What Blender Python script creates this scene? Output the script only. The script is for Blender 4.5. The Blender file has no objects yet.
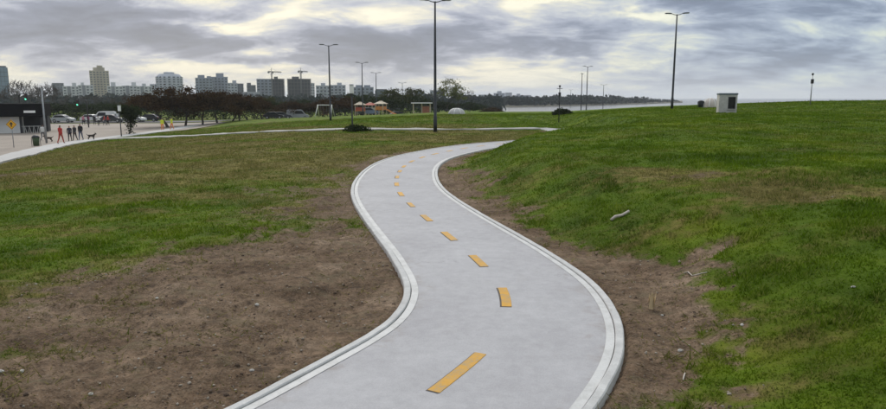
import bpy, bmesh, math, random
import numpy as np
from mathutils import Vector, Matrix

random.seed(7)
RNG = np.random.default_rng(11)
scene = bpy.context.scene
COL = scene.collection
R = math.radians

# ------------------------------------------------------------------ camera
F_PX, W_PX, H_PX, HORIZON = 657.0, 886.0, 409.0, 98.0
PITCH = math.atan((H_PX / 2 - HORIZON) / F_PX)
CAM_Z = 2.4
cam_data = bpy.data.cameras.new('camera')
cam_data.sensor_fit = 'HORIZONTAL'
cam_data.sensor_width = 36.0
cam_data.lens = 36.0 * F_PX / W_PX
cam_data.clip_start = 0.05
cam_data.clip_end = 30000
cam = bpy.data.objects.new('camera', cam_data)
cam.location = (0, 0, CAM_Z)
cam.rotation_euler = (math.pi / 2 - PITCH, 0, 0)
COL.objects.link(cam)
scene.camera = cam

# ------------------------------------------------------------------ render look
scene.render.engine = 'CYCLES'
scene.cycles.use_denoising = True
scene.cycles.max_bounces = 6
scene.cycles.diffuse_bounces = 3
scene.cycles.glossy_bounces = 2
scene.cycles.transmission_bounces = 3
scene.cycles.volume_bounces = 1
scene.cycles.sample_clamp_indirect = 6
scene.view_settings.view_transform = 'Standard'
scene.view_settings.look = 'None'
scene.view_settings.gamma = 1.0
scene.view_settings.use_curve_mapping = False
scene.view_settings.exposure = 0.14


class NT:
    """small helper for writing node trees"""
    def __init__(self, tree):
        self.t = tree
        tree.nodes.clear()

    def n(self, kind, **props):
        nd = self.t.nodes.new(kind)
        for k, v in props.items():
            setattr(nd, k, v)
        return nd

    def link(self, a, b):
        self.t.links.new(a, b)

    def put(self, sock, v):
        if v is None:
            return
        if hasattr(v, 'links'):
            self.t.links.new(v, sock)
        else:
            sock.default_value = v

    def m(self, op, a, b=None, c=None, clamp=False):
        nd = self.n('ShaderNodeMath', operation=op)
        nd.use_clamp = clamp
        for i, v in enumerate((a, b, c)):
            self.put(nd.inputs[i], v)
        return nd.outputs[0]

    def v(self, op, a, b=None):
        nd = self.n('ShaderNodeVectorMath', operation=op)
        self.put(nd.inputs[0], a)
        if b is not None:
            self.put(nd.inputs[1], b)
        return nd.outputs['Vector'] if op not in ('DOT_PRODUCT', 'LENGTH') else nd.outputs['Value']

    def sep(self, a):
        nd = self.n('ShaderNodeSeparateXYZ')
        self.put(nd.inputs[0], a)
        return nd.outputs

    def comb(self, x, y, z=0.0):
        nd = self.n('ShaderNodeCombineXYZ')
        for i, v in enumerate((x, y, z)):
            self.put(nd.inputs[i], v)
        return nd.outputs[0]

    def noise(self, vec, scale, detail=4.0, rough=0.55, dist=0.0, out='Fac'):
        nd = self.n('ShaderNodeTexNoise')
        self.put(nd.inputs['Vector'], vec)
        nd.inputs['Scale'].default_value = scale
        nd.inputs['Detail'].default_value = detail
        nd.inputs['Roughness'].default_value = rough
        nd.inputs['Distortion'].default_value = dist
        return nd.outputs[out]

    def ramp(self, fac, stops, interp='LINEAR'):
        nd = self.n('ShaderNodeValToRGB')
        cr = nd.color_ramp
        cr.interpolation = interp
        while len(cr.elements) < len(stops):
            cr.elements.new(0.5)
        for el, (p, c) in zip(cr.elements, stops):
            el.position = p
            el.color = (c[0], c[1], c[2], 1.0) if not isinstance(c, (int, float)) else (c, c, c, 1.0)
        self.put(nd.inputs[0], fac)
        return nd.outputs[0]

    def mix(self, fac, a, b, blend='MIX'):
        nd = self.n('ShaderNodeMix', data_type='RGBA', blend_type=blend)
        self.put(nd.inputs[0], fac)
        for s, v in ((nd.inputs[6], a), (nd.inputs[7], b)):
            if not hasattr(v, 'links'):
                v = (v[0], v[1], v[2], 1.0)
            self.put(s, v)
        return nd.outputs[2]

    def mapr(self, v, a, b, c=0.0, d=1.0, smooth=False):
        nd = self.n('ShaderNodeMapRange')
        nd.interpolation_type = 'SMOOTHSTEP' if smooth else 'LINEAR'
        self.put(nd.inputs[0], v)
        for i, x in enumerate((a, b, c, d)):
            nd.inputs[i + 1].default_value = x
        return nd.outputs[0]


# ------------------------------------------------------------------ sky and sun
SUN_AZ, SUN_EL = R(-20), R(36)      # azimuth from the view axis (negative = left), behind cloud
SUN_DIR = Vector((math.sin(SUN_AZ) * math.cos(SUN_EL), math.cos(SUN_AZ) * math.cos(SUN_EL), math.sin(SUN_EL)))
world = bpy.data.worlds.new('World')
scene.world = world
world.use_nodes = True


def build_world():
    g = NT(world.node_tree)
    out = g.n('ShaderNodeOutputWorld')
    bg = g.n('ShaderNodeBackground')
    g.link(bg.outputs[0], out.inputs[0])
    sky = g.n('ShaderNodeTexSky', sky_type='NISHITA')
    sky.sun_disc = False
    sky.sun_elevation = SUN_EL
    sky.sun_rotation = SUN_AZ
    sky.air_density = 1.2
    sky.dust_density = 2.5
    clear = g.v('SCALE', sky.outputs[0])
    clear.node.inputs['Scale'].default_value = 0.085
    tc = g.n('ShaderNodeTexCoord')
    d = g.v('NORMALIZE', tc.outputs['Generated'])
    x, y, z = g.sep(d)
    zc = g.m('MAXIMUM', z, 0.0)
    inv = g.m('DIVIDE', 1.0, g.m('ADD', zc, 0.25))
    u = g.m('MULTIPLY', x, inv)
    v = g.m('MULTIPLY', y, inv)
    p = g.comb(u, v, 0.0)
    # image-like angles used for the large cloud masses of this sky
    az = g.m('ARCTAN2', x, y)
    el = g.m('ARCSINE', z)
    wob = g.noise(p, 2.1, 6, 0.62, 0.0, 'Color')
    wx, wy, wz = g.sep(g.v('SUBTRACT', wob, (0.5, 0.5, 0.5)))
    az2 = g.m('ADD', az, g.m('MULTIPLY', wx, 0.22))
    el2 = g.m('ADD', el, g.m('MULTIPLY', wy, 0.07))
    base = g.noise(g.v('ADD', p, (3.1, 7.7, 0)), 1.15, 9, 0.58, 0.4)
    fine = g.noise(g.v('ADD', g.comb(g.m('MULTIPLY', u, 0.8), g.m('MULTIPLY', v, 1.15)), (11, 2, 4)), 3.6, 10, 0.64, 0.5)
    D = g.m('ADD', g.m('MULTIPLY', base, 0.56), g.m('MULTIPLY', fine, 0.44))
    D = g.m('ADD', g.m('MULTIPLY', g.m('SUBTRACT', D, 0.5), 2.8), 0.42)
    masses = [  # azimuth px, elevation px, half widths px, weight (positive: thick grey cloud)
        (95, 40, 115, 14, .30), (185, 52, 55, 9, .22), (30, 30, 70, 14, .12), (385, 46, 75, 14, .30),
        (455, 34, 60, 14, .18), (350, 62, 90, 7, .18), (560, 57, 45, 7, .15), (650, 0, 100, 13, .38),
        (800, 15, 150, 16, .16), (500, 45, 60, 10, .12), (60, 80, 60, 6, .10), (250, 66, 50, 5, .20), (640, 48, 18, 4, .08),
        (225, 33, 60, 6, -.36), (275, 52, 30, 8, -.34), (302, 22, 38, 7, -.34), (210, 72, 110, 7, -.24), (90, 80, 60, 4, -.2),
        (640, 23, 38, 5, -.34), (545, 10, 40, 5, -.34), (520, 63, 110, 6, -.20), (420, 78, 110, 8, -.24),
        (760, 42, 110, 9, -.14), (490, 82, 60, 6, -.18), (120, 8, 150, 9, -.08), (830, 42, 110, 22, .15), (250, 45, 70, 14, -.10)]
    for (px, py, sx, sy, wt) in masses:
        a0, e0 = math.atan((px - 443) / F_PX), math.atan((HORIZON - py) / F_PX)
        ax = g.m('DIVIDE', g.m('SUBTRACT', az2, a0), sx / F_PX)
        ey = g.m('DIVIDE', g.m('SUBTRACT', el2, e0), sy / F_PX)
        q = g.m('ADD', g.m('MULTIPLY', ax, ax), g.m('MULTIPLY', ey, ey))
        gs = g.m('EXPONENT', g.m('MULTIPLY', q, -1.0))
        D = g.m('ADD', D, g.m('MULTIPLY', gs, wt * 1.2))
    col = g.ramp(D, [(0.08, (0.96, 0.90, 0.72)), (0.23, (0.76, 0.73, 0.62)), (0.36, (0.53, 0.55, 0.595)),
                     (0.50, (0.35, 0.382, 0.485)), (0.64, (0.205, 0.238, 0.335)), (0.90, (0.138, 0.165, 0.240))])
    # thinner, bluer cloud towards the sea (right) and low down
    cool = g.m('MULTIPLY', g.mapr(az, 0.0, 0.55, 0, 1, True), g.mapr(el, 0.02, 0.2, 1.0, 0.55, True))
    col = g.mix(g.m('MULTIPLY', cool, 0.75), col, g.mix(1.0, col, (0.74, 0.92, 1.0), 'MULTIPLY'))
    # pale band of far haze over the sea line
    band = g.m('EXPONENT', g.m('MULTIPLY', g.m('ABSOLUTE', el), -38.0))
    col = g.mix(g.m('MULTIPLY', band, 0.6), col, (0.66, 0.65, 0.60))
    # cloud cover gets brighter towards the zenith, as an overcast sky does
    zen = g.m('ADD', 1.0, g.m('MULTIPLY', g.mapr(zc, 0.25, 1.0, 0, 1, True), 1.15))
    col = g.mix(1.0, col, g.comb(zen, zen, zen), 'MULTIPLY')
    fin = g.mix(0.9, clear, col)
    g.link(fin, bg.inputs['Color'])
    bg.inputs['Strength'].default_value = 1.04


build_world()
sun_data = bpy.data.lights.new('sun', 'SUN')
sun_data.energy = 1.5
sun_data.angle = R(14)
sun_data.color = (1.0, 0.95, 0.87)
sun = bpy.data.objects.new('sun', sun_data)
sun.rotation_euler = SUN_DIR.to_track_quat('Z', 'Y').to_euler()
sun.location = SUN_DIR * 60
COL.objects.link(sun)


# ------------------------------------------------------------------ tagging helpers
def tag(o, label=None, cat=None, group=None, kind=None):
    if label:
        o['label'] = label
    if cat:
        o['category'] = cat
    if group:
        o['group'] = group
    if kind:
        o['kind'] = kind
    return o


def empty(name, loc, rz=0.0, label=None, cat=None, group=None):
    o = bpy.data.objects.new(name, None)
    o.empty_display_size = 0.2
    COL.objects.link(o)
    o.location = loc
    o.rotation_euler = (0, 0, rz)
    return tag(o, label, cat, group)


def mesh_obj(name, verts, faces, mat=None, parent=None, smooth=False):
    me = bpy.data.meshes.new(name)
    me.from_pydata([tuple(v) for v in verts], [], [tuple(f) for f in faces])
    if smooth:
        me.polygons.foreach_set('use_smooth', [True] * len(me.polygons))
    return link_mesh(name, me, mat, parent)


def link_mesh(name, me, mat=None, parent=None):
    if mat is not None and not me.materials:
        me.materials.append(mat)
    o = bpy.data.objects.new(name, me)
    COL.objects.link(o)
    if parent is not None:
        o.parent = parent
    return o


def copy_tree(o, parent=None):
    c = o.copy()
    COL.objects.link(c)
    c.parent = parent
    for ch in list(o.children):
        copy_tree(ch, c)
    return c


class MB:
    """collects boxes, tubes and other shapes into one mesh"""
    def __init__(self):
        self.v, self.f = [], []

    def add(self, vs, fs):
        k = len(self.v)
        self.v += [tuple(p) for p in vs]
        self.f += [tuple(i + k for i in f) for f in fs]
        return self

    def box(self, c, s, rz=0.0, taper=1.0, bevel=0.0):
        hx, hy, hz = s[0] / 2, s[1] / 2, s[2] / 2
        ca, sa = math.cos(rz), math.sin(rz)
        vs = []
        if bevel > 0:
            b = bevel
            rings = [(-hz, b), (-hz + b, 0), (hz - b, 0), (hz, b)]
            for zz, ins in rings:
                ax, ay = hx - ins, hy - ins
                bb = b
                for (px, py) in ((-ax + bb, -ay), (ax - bb, -ay), (ax, -ay + bb), (ax, ay - bb), (ax - bb, ay), (-ax + bb, ay), (-ax, ay - bb), (-ax, -ay + bb)):
                    vs.append((c[0] + px * ca - py * sa, c[1] + px * sa + py * ca, c[2] + zz))
            fs = []
            for r in range(3):
                for i in range(8):
                    j = (i + 1) % 8
                    fs.append((r * 8 + i, r * 8 + j, r * 8 + 8 + j, r * 8 + 8 + i))
            fs.append(tuple(range(7, -1, -1)))
            fs.append(tuple(range(24, 32)))
            return self.add(vs, fs)
        for zz, k in ((-hz, 1.0), (hz, taper)):
            for px, py in ((-hx, -hy), (hx, -hy), (hx, hy), (-hx, hy)):
                px *= k
                py *= k
                vs.append((c[0] + px * ca - py * sa, c[1] + px * sa + py * ca, c[2] + zz))
        fs = [(3, 2, 1, 0), (4, 5, 6, 7), (0, 1, 5, 4), (1, 2, 6, 5), (2, 3, 7, 6), (3, 0, 4, 7)]
        return self.add(vs, fs)

    def tube(self, pts, rad, n=8, cap=True):
        pts = [Vector(p) for p in pts]
        if not isinstance(rad, (list, tuple)):
            rad = [rad] * len(pts)
        vs, fs = [], []
        ref = None
        for i, p in enumerate(pts):
            t = (pts[min(i + 1, len(pts) - 1)] - pts[max(i - 1, 0)]).normalized()
            if ref is None:
                ref = Vector((1, 0, 0)) if abs(t.x) < 0.9 else Vector((0, 1, 0))
            a = (ref - t * ref.dot(t)).normalized()
            ref = a
            b = t.cross(a)
            for k in range(n):
                an = 2 * math.pi * k / n
                vs.append(p + (a * math.cos(an) + b * math.sin(an)) * rad[i])
        for i in range(len(pts) - 1):
            for k in range(n):
                j = (k + 1) % n
                fs.append((i * n + k, i * n + j, (i + 1) * n + j, (i + 1) * n + k))
        if cap:
            fs.append(tuple(range(n - 1, -1, -1)))
            fs.append(tuple((len(pts) - 1) * n + k for k in range(n)))
        return self.add(vs, fs)

    def prism(self, poly, y0, y1):
        """polygon given in (x, z), extruded along y"""
        n = len(poly)
        vs = [(p[0], y0, p[1]) for p in poly] + [(p[0], y1, p[1]) for p in poly]
        fs = [tuple(range(n)), tuple(range(2 * n - 1, n - 1, -1))]
        for i in range(n):
            j = (i + 1) % n
            fs.append((i, i + n, j + n, j))
        return self.add(vs, fs)

    def lathe(self, prof, n=16, c=(0, 0, 0), squash=(1, 1)):
        vs, fs = [], []
        for r, zz in prof:
            for k in range(n):
                a = 2 * math.pi * k / n
                vs.append((c[0] + r * math.cos(a) * squash[0], c[1] + r * math.sin(a) * squash[1], c[2] + zz))
        for i in range(len(prof) - 1):
            for k in range(n):
                j = (k + 1) % n
                fs.append((i * n + k, i * n + j, (i + 1) * n + j, (i + 1) * n + k))
        fs.append(tuple(range(n - 1, -1, -1)))
        fs.append(tuple((len(prof) - 1) * n + k for k in range(n)))
        return self.add(vs, fs)

    def build(self, name, mat, parent=None, smooth=False, kind=None):
        o = mesh_obj(name, self.v, self.f, mat, parent, smooth)
        if kind:
            o['kind'] = kind
        return o


# ------------------------------------------------------------------ noise in numpy
def _hash(ix, iy, seed):
    h = (ix.astype(np.int64) * 374761393 + iy.astype(np.int64) * 668265263 + seed * 1442695041) & 0x7fffffff
    h = ((h ^ (h >> 13)) * 1274126177) & 0x7fffffff
    h = h ^ (h >> 16)
    return (h & 0xffff) / 65535.0


def vnoise(x, y, seed=0):
    x = np.asarray(x, float)
    y = np.asarray(y, float)
    ix, iy = np.floor(x), np.floor(y)
    fx, fy = x - ix, y - iy
    fx = fx * fx * fx * (fx * (fx * 6 - 15) + 10)
    fy = fy * fy * fy * (fy * (fy * 6 - 15) + 10)
    a, b = _hash(ix, iy, seed), _hash(ix + 1, iy, seed)
    c, d = _hash(ix, iy + 1, seed), _hash(ix + 1, iy + 1, seed)
    return (a * (1 - fx) + b * fx) * (1 - fy) + (c * (1 - fx) + d * fx) * fy


def fbm(x, y, oct=4, seed=0, gain=0.5):
    s, amp, tot = 0.0, 1.0, 0.0
    for i in range(oct):
        s = s + amp * vnoise(x, y, seed + i * 17)
        tot += amp
        amp *= gain
        x = x * 2.03 + 5.2
        y = y * 2.03 + 1.3
    return s / tot          # 0..1, mean .5


def sst(v, a, b):
    t = np.clip((np.asarray(v, float) - a) / (b - a), 0, 1)
    return t * t * (3 - 2 * t)


# ------------------------------------------------------------------ materials
MATS = {}


def pmat(name, color, rough=0.7, var=0.12, scale=3.0, metal=0.0, bump=0.0, bump_scale=30.0, spec=0.35):
    """plain procedural material: base colour broken up by noise"""
    if name in MATS:
        return MATS[name]
    m = bpy.data.materials.new(name)
    m.use_nodes = True
    g = NT(m.node_tree)
    out = g.n('ShaderNodeOutputMaterial')
    bs = g.n('ShaderNodeBsdfPrincipled')
    g.link(bs.outputs[0], out.inputs[0])
    tc = g.n('ShaderNodeTexCoord')
    f = g.noise(tc.outputs['Object'], scale, 5, 0.6)
    lo = tuple(c * (1 - var) for c in color)
    hi = tuple(min(1, c * (1 + var)) for c in color)
    g.link(g.ramp(f, [(0.3, lo), (0.7, hi)]), bs.inputs['Base Color'])
    bs.inputs['Roughness'].default_value = rough
    bs.inputs['Metallic'].default_value = metal
    bs.inputs['Specular IOR Level'].default_value = spec
    if bump > 0:
        b = g.n('ShaderNodeBump')
        b.inputs['Strength'].default_value = bump
        b.inputs['Distance'].default_value = 0.02
        g.link(g.noise(tc.outputs['Object'], bump_scale, 4, 0.6), b.inputs['Height'])
        g.link(b.outputs[0], bs.inputs['Normal'])
    MATS[name] = m
    return m
# ------------------------------------------------------------------ line of the bike path
CTRL = [(-5.2, -5.0), (-4.0, -1.6), (-2.9, 0.6), (-1.75, 2.4), (-0.75, 3.9), (-0.16, 4.9), (0.40, 5.95), (0.66, 6.75), (0.755, 7.6), (0.70, 8.5),
        (0.40, 10.0), (0.05, 11.4), (-0.40, 13.2), (-0.81, 15.0), (-1.12, 16.7), (-1.31, 18.4), (-1.40, 20.2), (-1.41, 21.8),
        (-1.34, 23.4), (-1.14, 25.1), (-0.72, 27.0), (0.0, 29.1), (1.15, 31.7), (2.75, 34.1), (5.0, 36.5), (7.3, 39.4),
        (8.6, 43.2), (9.0, 47.6), (8.7, 52.0)]
HALF = 1.242


def spline(ctrl, step=0.1):
    c = np.array(ctrl, float)
    c = np.vstack([2 * c[0] - c[1], c, 2 * c[-1] - c[-2]])
    pts = []
    for i in range(1, len(c) - 2):
        p0, p1, p2, p3 = c[i - 1], c[i], c[i + 1], c[i + 2]
        n = max(3, int(np.hypot(*(p2 - p1)) / step))
        t = np.linspace(0, 1, n, endpoint=False)[:, None]
        pts.append(0.5 * ((2 * p1) + (-p0 + p2) * t + (2 * p0 - 5 * p1 + 4 * p2 - p3) * t * t + (-p0 + 3 * p1 - 3 * p2 + p3) * t ** 3))
    pts.append(c[-2][None, :])
    p = np.vstack(pts)
    for _ in range(6):
        p[1:-1] = p[1:-1] * 0.5 + (p[:-2] + p[2:]) * 0.25
    s = np.r_[0, np.cumsum(np.hypot(*np.diff(p, axis=0).T))]
    u = np.arange(0, s[-1], step)
    return np.c_[np.interp(u, s, p[:, 0]), np.interp(u, s, p[:, 1])]


def frame2(p):
    t = np.gradient(p, axis=0)
    t /= np.hypot(t[:, 0], t[:, 1])[:, None]
    return t, np.c_[t[:, 1], -t[:, 0]]       # tangent, right-hand normal


LINE = spline(CTRL, 0.1)
LT, LN = frame2(LINE)
# the foot of the mound runs on northwards past the path's end
FOOT = np.vstack([LINE[::3], np.c_[np.linspace(8.7, 9.6, 80), np.linspace(52.3, 76, 80)]])
FT, FN = frame2(FOOT)


def path_dist(x, y):
    """signed distance to the path's middle line, positive on its right"""
    x = np.ravel(x)
    y = np.ravel(y)
    P = FOOT
    Nn = FN
    best = np.full(x.shape, 1e9)
    idx = np.zeros(x.shape, int)
    for a in range(0, len(x), 20000):
        s = slice(a, a + 20000)
        d2 = (x[s, None] - P[None, :, 0]) ** 2 + (y[s, None] - P[None, :, 1]) ** 2
        i = d2.argmin(1)
        idx[s] = i
    dx, dy = x - P[idx, 0], y - P[idx, 1]
    along = dx * FT[idx, 0] + dy * FT[idx, 1]
    across = dx * Nn[idx, 0] + dy * Nn[idx, 1]
    dist = np.hypot(dx, dy)
    inner = np.abs(along) < 0.35
    return np.where(inner, across, np.sign(across + 1e-9) * dist)


# ------------------------------------------------------------------ terrain
RIDGE_AZ = [-.60, -.36, -.30, -.22, -.10, 0, .10, .18, .24, .30, .38, .45, .54, .67, 1.0, 2.0]
RIDGE_Z = [-2.2, -1.9, -1.35, -.95, -.45, .0, .1, .2, .6, 1.0, 1.35, 1.65, 1.95, 2.12, 2.25, 2.25]
DENTS = [(3.35, 8.9, .75, .35, .10), (3.9, 9.6, .5, .3, .08), (2.5, 7.1, .5, .4, .05), (-2.6, 6.6, .9, .5, .05), (-3.4, 8.8, 1.2, .4, .04)]


def ground_parts(x, y):
    x = np.ravel(x).astype(float)
    y = np.ravel(y).astype(float)
    d = path_dist(x, y)
    er, el = d - HALF, -d - HALF
    yy = np.maximum(y, 4.0)
    az = np.clip(x / yy, -3, 3)
    rr = np.hypot(x, y)
    z = -2.2 * sst(-x, 4, 44)
    mound = 0.74 * sst(er, 0.35, 3.3) + 0.34 * sst(er, 1.8, 9.0)
    mound *= 1 - 0.45 * sst(-y, -5, 3)
    mound *= 1 + 0.10 * (fbm(x * .22 + 3, y * .22, 3, 5) - .5) * sst(er, 2, 6)
    mound *= 1 + .30 * sst(y, 16, 31)
    z = z + np.where(er > 0, mound, 0)
    z += .55 * sst(x, 25, 44) * sst(y, 18, 42) * (er > 0)
    wa = sst(az, -.44, -.30) * sst(y, 30, 60)
    t = sst(y, 56, 90) * wa
    z = z * (1 - t) + np.interp(az, RIDGE_AZ, RIDGE_Z) * t
    z -= .2 * np.exp(-((x - 23) / 7) ** 2 - ((y - 54) / 8) ** 2)
    # low green bank behind the cross path
    z += 0.38 * np.exp(-((y - 74) / 9.0) ** 2) * sst(az, -.36, -.22) * (1 - sst(az, .05, .2))
    t2 = sst(rr, 112, 165) * (1 - sst(az, 1.0, 2.0) * 0.0)
    z = z * (1 - t2) + (-2.5) * t2
    z += -7 * sst(y, 165, 240) * sst(az, .055, .10)
    # relief
    off = sst(np.abs(d), HALF + .05, HALF + .6)
    dirt, dry = cover(x, y, d)
    near = 1 - sst(rr, 60, 120)
    z += off * near * ((fbm(x * .55, y * .55, 3, 21) - .5) * .13 + (fbm(x * 2.1, y * 2.1, 3, 22) - .5) * .055 * (1 + dirt))
    z += off * (1 - sst(rr, 14, 30)) * dirt * ((fbm(x * 7, y * 7, 4, 23, .7) - .5) * .075 + (fbm(x * 2.6, y * 3.4, 3, 24, .6) - .5) * .07)
    rut = np.exp(-((el - .50) / .075) ** 2) + .8 * np.exp(-((el - .95) / .09) ** 2) + .5 * np.exp(-((el - 1.75) / .08) ** 2)
    z -= .022 * rut * sst(y, 4.2, 5.5) * (1 - sst(y, 8.5, 10.5)) * (.4 + fbm(x * 1.5, y * 1.5, 2, 29))
    for (cx, cy, sx, sy, dep) in DENTS:
        z -= dep * off * np.exp(-((x - cx) / sx) ** 2 - ((y - cy) / sy) ** 2)
    k = sst(np.abs(d), HALF - .005, HALF + .05)
    z = np.where(np.abs(d) < HALF + .16, -.05 * (1 - k) + np.clip(z, .012, .040) * k, z)
    return z, dirt, dry


PATCHES = []      # dry or bare patches (x, y, half sizes, turn, weight), filled in below


def cover(x, y, d):
    """bare soil and dryness of the grass, both 0..1"""
    er, el = d - HALF, -d - HALF
    n1 = fbm(x * .8 + 9, y * .8, 4, 31) - .5
    n2 = fbm(x * 4.2, y * 4.2, 4, 37, .6) - .5
    wl = 4.0 * (1 - sst(y, 8.0, 13.4)) + .45
    vl = (wl - el) / 1.6 + n1 * 3.6 + n2 * 2.4
    wr = .58 + .75 * np.exp(-((y - 8.0) / 2.6) ** 2) + .55 * np.exp(-((y - 19) / 5) ** 2)
    vr = (wr - er) / .6 + n1 * 2.6 + n2 * 2.6
    v = np.where(d > 0, vr, vl)
    dirt = sst(v, np.where(d > 0, -.9, -1.7), np.where(d > 0, 1.0, 1.5))
    far = sst(y, 20, 30)
    dirt = dirt * (1 - sst(y, 50, 53))
    dirt = dirt * (1 - far * sst(np.abs(d), HALF + .5, HALF + 1.0))
    s1 = fbm(x * .16 + 2, y * .34 + 4, 4, 41)
    s2 = fbm(x * .9, y * 2.0, 3, 43)
    dry_l = .28 + .36 * sst(y, 13, 24) * (1 - sst(x, 2, 9)) + .14 * sst(-x, 8, 20) - .14 * sst(x, 3, 9) - .50 * sst(y, 55, 64) + (s1 - .5) * 1.15 + (s2 - .5) * .7
    dry_r = .06 + (s1 - .5) * 0.75 + (s2 - .5) * .55 + .25 * np.exp(-np.maximum(er - .8, 0) / .7) * (1 - sst(y, 25, 34))
    side = sst(d, -1, 1)
    dry = dry_l * (1 - side) + dry_r * side
    for (cx, cy, sx, sy, rot, wd, wb) in PATCHES:
        ca, sa = math.cos(rot), math.sin(rot)
        px, py = (x - cx) * ca + (y - cy) * sa, -(x - cx) * sa + (y - cy) * ca
        e = np.exp(-(px / sx) ** 2 - (py / sy) ** 2) * np.clip(1 + n2 * 2.4 + n1 * 1.2, 0, 2)
        dry = dry + wd * e
        dirt = dirt if wb <= 0 else np.maximum(dirt, np.clip(wb * e - .15, 0, 1))
    return np.clip(dirt, 0, 1), np.clip(dry, 0, 1)


def grow(start, first, ratio, end):
    out, s = [], first
    p = start
    while p < end:
        s *= ratio
        p += s
        out.append(p)
    return out


def axis(lo, hi, fine, step, ratio):
    a = list(np.arange(fine[0], fine[1], step))
    up = grow(a[-1], step, ratio, hi)
    dn = [2 * fine[0] - q for q in grow(fine[0], step, ratio, 2 * fine[0] - lo)]
    return np.array(dn[::-1] + a + up)


GX = axis(-1300, 1300, (-7.5, 7.5), .062, 1.032)
GY = axis(-120, 1500, (3.6, 13.5), .062, 1.030)
GZ = GD = GR = None


def ray(px, py):
    a = (px - W_PX / 2) / F_PX
    b = -(py - H_PX / 2) / F_PX
    return np.array([a, math.cos(PITCH) + b * math.sin(PITCH), -math.sin(PITCH) + b * math.cos(PITCH)])


def rough_hit(px, py):
    r = ray(px, py)
    ts = np.concatenate([np.arange(3, 40, .1), np.arange(40, 160, .4)])
    z, _, _ = ground_parts(r[0] * ts, r[1] * ts)
    k = np.nonzero(CAM_Z + r[2] * ts < z)[0]
    i = k[0] if len(k) else len(ts) - 1
    return r[0] * ts[i], r[1] * ts[i]


for (px, py, sx, sy, rot, wd, wb) in [
        (690, 177, 1.7, .75, -.1, 1.1, .6), (640, 170, 1.2, .7, 0, .7, .25), (825, 199, 1.9, .7, 0, .9, .45), (760, 187, 1.4, .7, 0, .8, .3),
        (560, 165, 1.5, .6, .3, .35, 0), (690, 264, .75, .4, .2, .4, .95), (660, 235, 1.2, .35, .1, .4, .2), (800, 345, .5, .25, 0, .5, .1), (760, 395, .5, .2, 0, .5, .2), (860, 235, 1.2, .3, 0, .35, 0),
        (290, 212, 1.5, .7, .1, .6, .75), (30, 174, 5.0, 1.3, 0, .6, .8), (190, 200, 3.0, .8, 0, .3, .1), (240, 226, 1.4, .35, .2, .3, .3),
        (60, 165, 5.0, 1.0, 0, .4, .2), (200, 232, 2.6, 1.3, .1, -.55, 0), (60, 245, 2.6, 1.2, 0, -.5, 0), (120, 208, 4.0, 1.3, 0, -.5, 0), (300, 190, 2.0, 2.0, 0, -.3, 0), (330, 205, .8, 1.6, 0, .3, .5), (120, 262, 1.0, .3, 0, .3, .4)]:
    hx, hy = rough_hit(px, py)
    PATCHES.append((hx, hy, sx, sy, rot, wd, wb))

gx, gy = np.meshgrid(GX, GY)
GZ, GD, GR = ground_parts(gx, gy)
GZ, GD, GR = (a.reshape(gx.shape) for a in (GZ, GD, GR))


def sample(A, x, y):
    x = np.asarray(x, float)
    y = np.asarray(y, float)
    i = np.clip(np.searchsorted(GX, x) - 1, 0, len(GX) - 2)
    j = np.clip(np.searchsorted(GY, y) - 1, 0, len(GY) - 2)
    fx = np.clip((x - GX[i]) / (GX[i + 1] - GX[i]), 0, 1)
    fy = np.clip((y - GY[j]) / (GY[j + 1] - GY[j]), 0, 1)
    return (A[j, i] * (1 - fx) + A[j, i + 1] * fx) * (1 - fy) + (A[j + 1, i] * (1 - fx) + A[j + 1, i + 1] * fx) * fy


def gz(x, y):
    return float(sample(GZ, x, y))


def hit(px, py):
    """where the ray through a photo pixel meets the ground"""
    r = ray(px, py)
    ts = np.concatenate([np.arange(3, 40, .02), np.arange(40, 400, .1)])
    k = np.nonzero(CAM_Z + r[2] * ts < sample(GZ, r[0] * ts, r[1] * ts))[0]
    i = k[0] if len(k) else len(ts) - 1
    x, y = r[0] * ts[i], r[1] * ts[i]
    return Vector((x, y, gz(x, y)))


def at(px, dist):
    """point on the ground at a given distance ahead, under a photo column"""
    x = (px - W_PX / 2) / F_PX * dist
    return Vector((x, dist, gz(x, dist)))


def set_attr(me, name, data):
    a = me.attributes.new(name, 'FLOAT', 'POINT')
    a.data.foreach_set('value', np.asarray(data, np.float32))


def big_mesh(name, verts, faces, nper):
    me = bpy.data.meshes.new(name)
    nv, nf = len(verts), len(faces)
    me.vertices.add(nv)
    me.vertices.foreach_set('co', np.asarray(verts, np.float32).ravel())
    me.loops.add(nf * nper)
    me.loops.foreach_set('vertex_index', np.asarray(faces, np.int32).ravel())
    me.polygons.add(nf)
    me.polygons.foreach_set('loop_start', np.arange(0, nf * nper, nper, dtype=np.int32))
    me.update(calc_edges=True)
    return me


# ---- soil and grass materials
def grass_colour(g, dry, rnd=None):
    geo = g.n('ShaderNodeNewGeometry')
    pos = geo.outputs['Position']
    n1 = g.noise(pos, .55, 6, .66)
    n2 = g.noise(pos, 5.0, 4, .62)
    n0 = g.noise(g.v('MULTIPLY', pos, (.45, 1.0, 1.0)), .16, 7, .72, .5)
    gcol = g.ramp(n1, [(.30, (.042, .082, .006)), (.5, (.080, .136, .008)), (.70, (.138, .184, .014))])
    dcol = g.ramp(n2, [(.3, (.110, .104, .032)), (.7, (.200, .172, .068))])
    f = g.m('ADD', dry, g.m('MULTIPLY', g.m('SUBTRACT', n2, .5), .8))
    f = g.m('ADD', f, g.m('MULTIPLY', g.m('SUBTRACT', n0, .46), 1.0))
    if rnd is not None:
        f = g.m('ADD', f, g.m('MULTIPLY', g.m('SUBTRACT', rnd, .5), .55))
    f = g.mapr(f, .12, .95, 0, 1, True)
    return g.mix(f, gcol, dcol), pos


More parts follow.
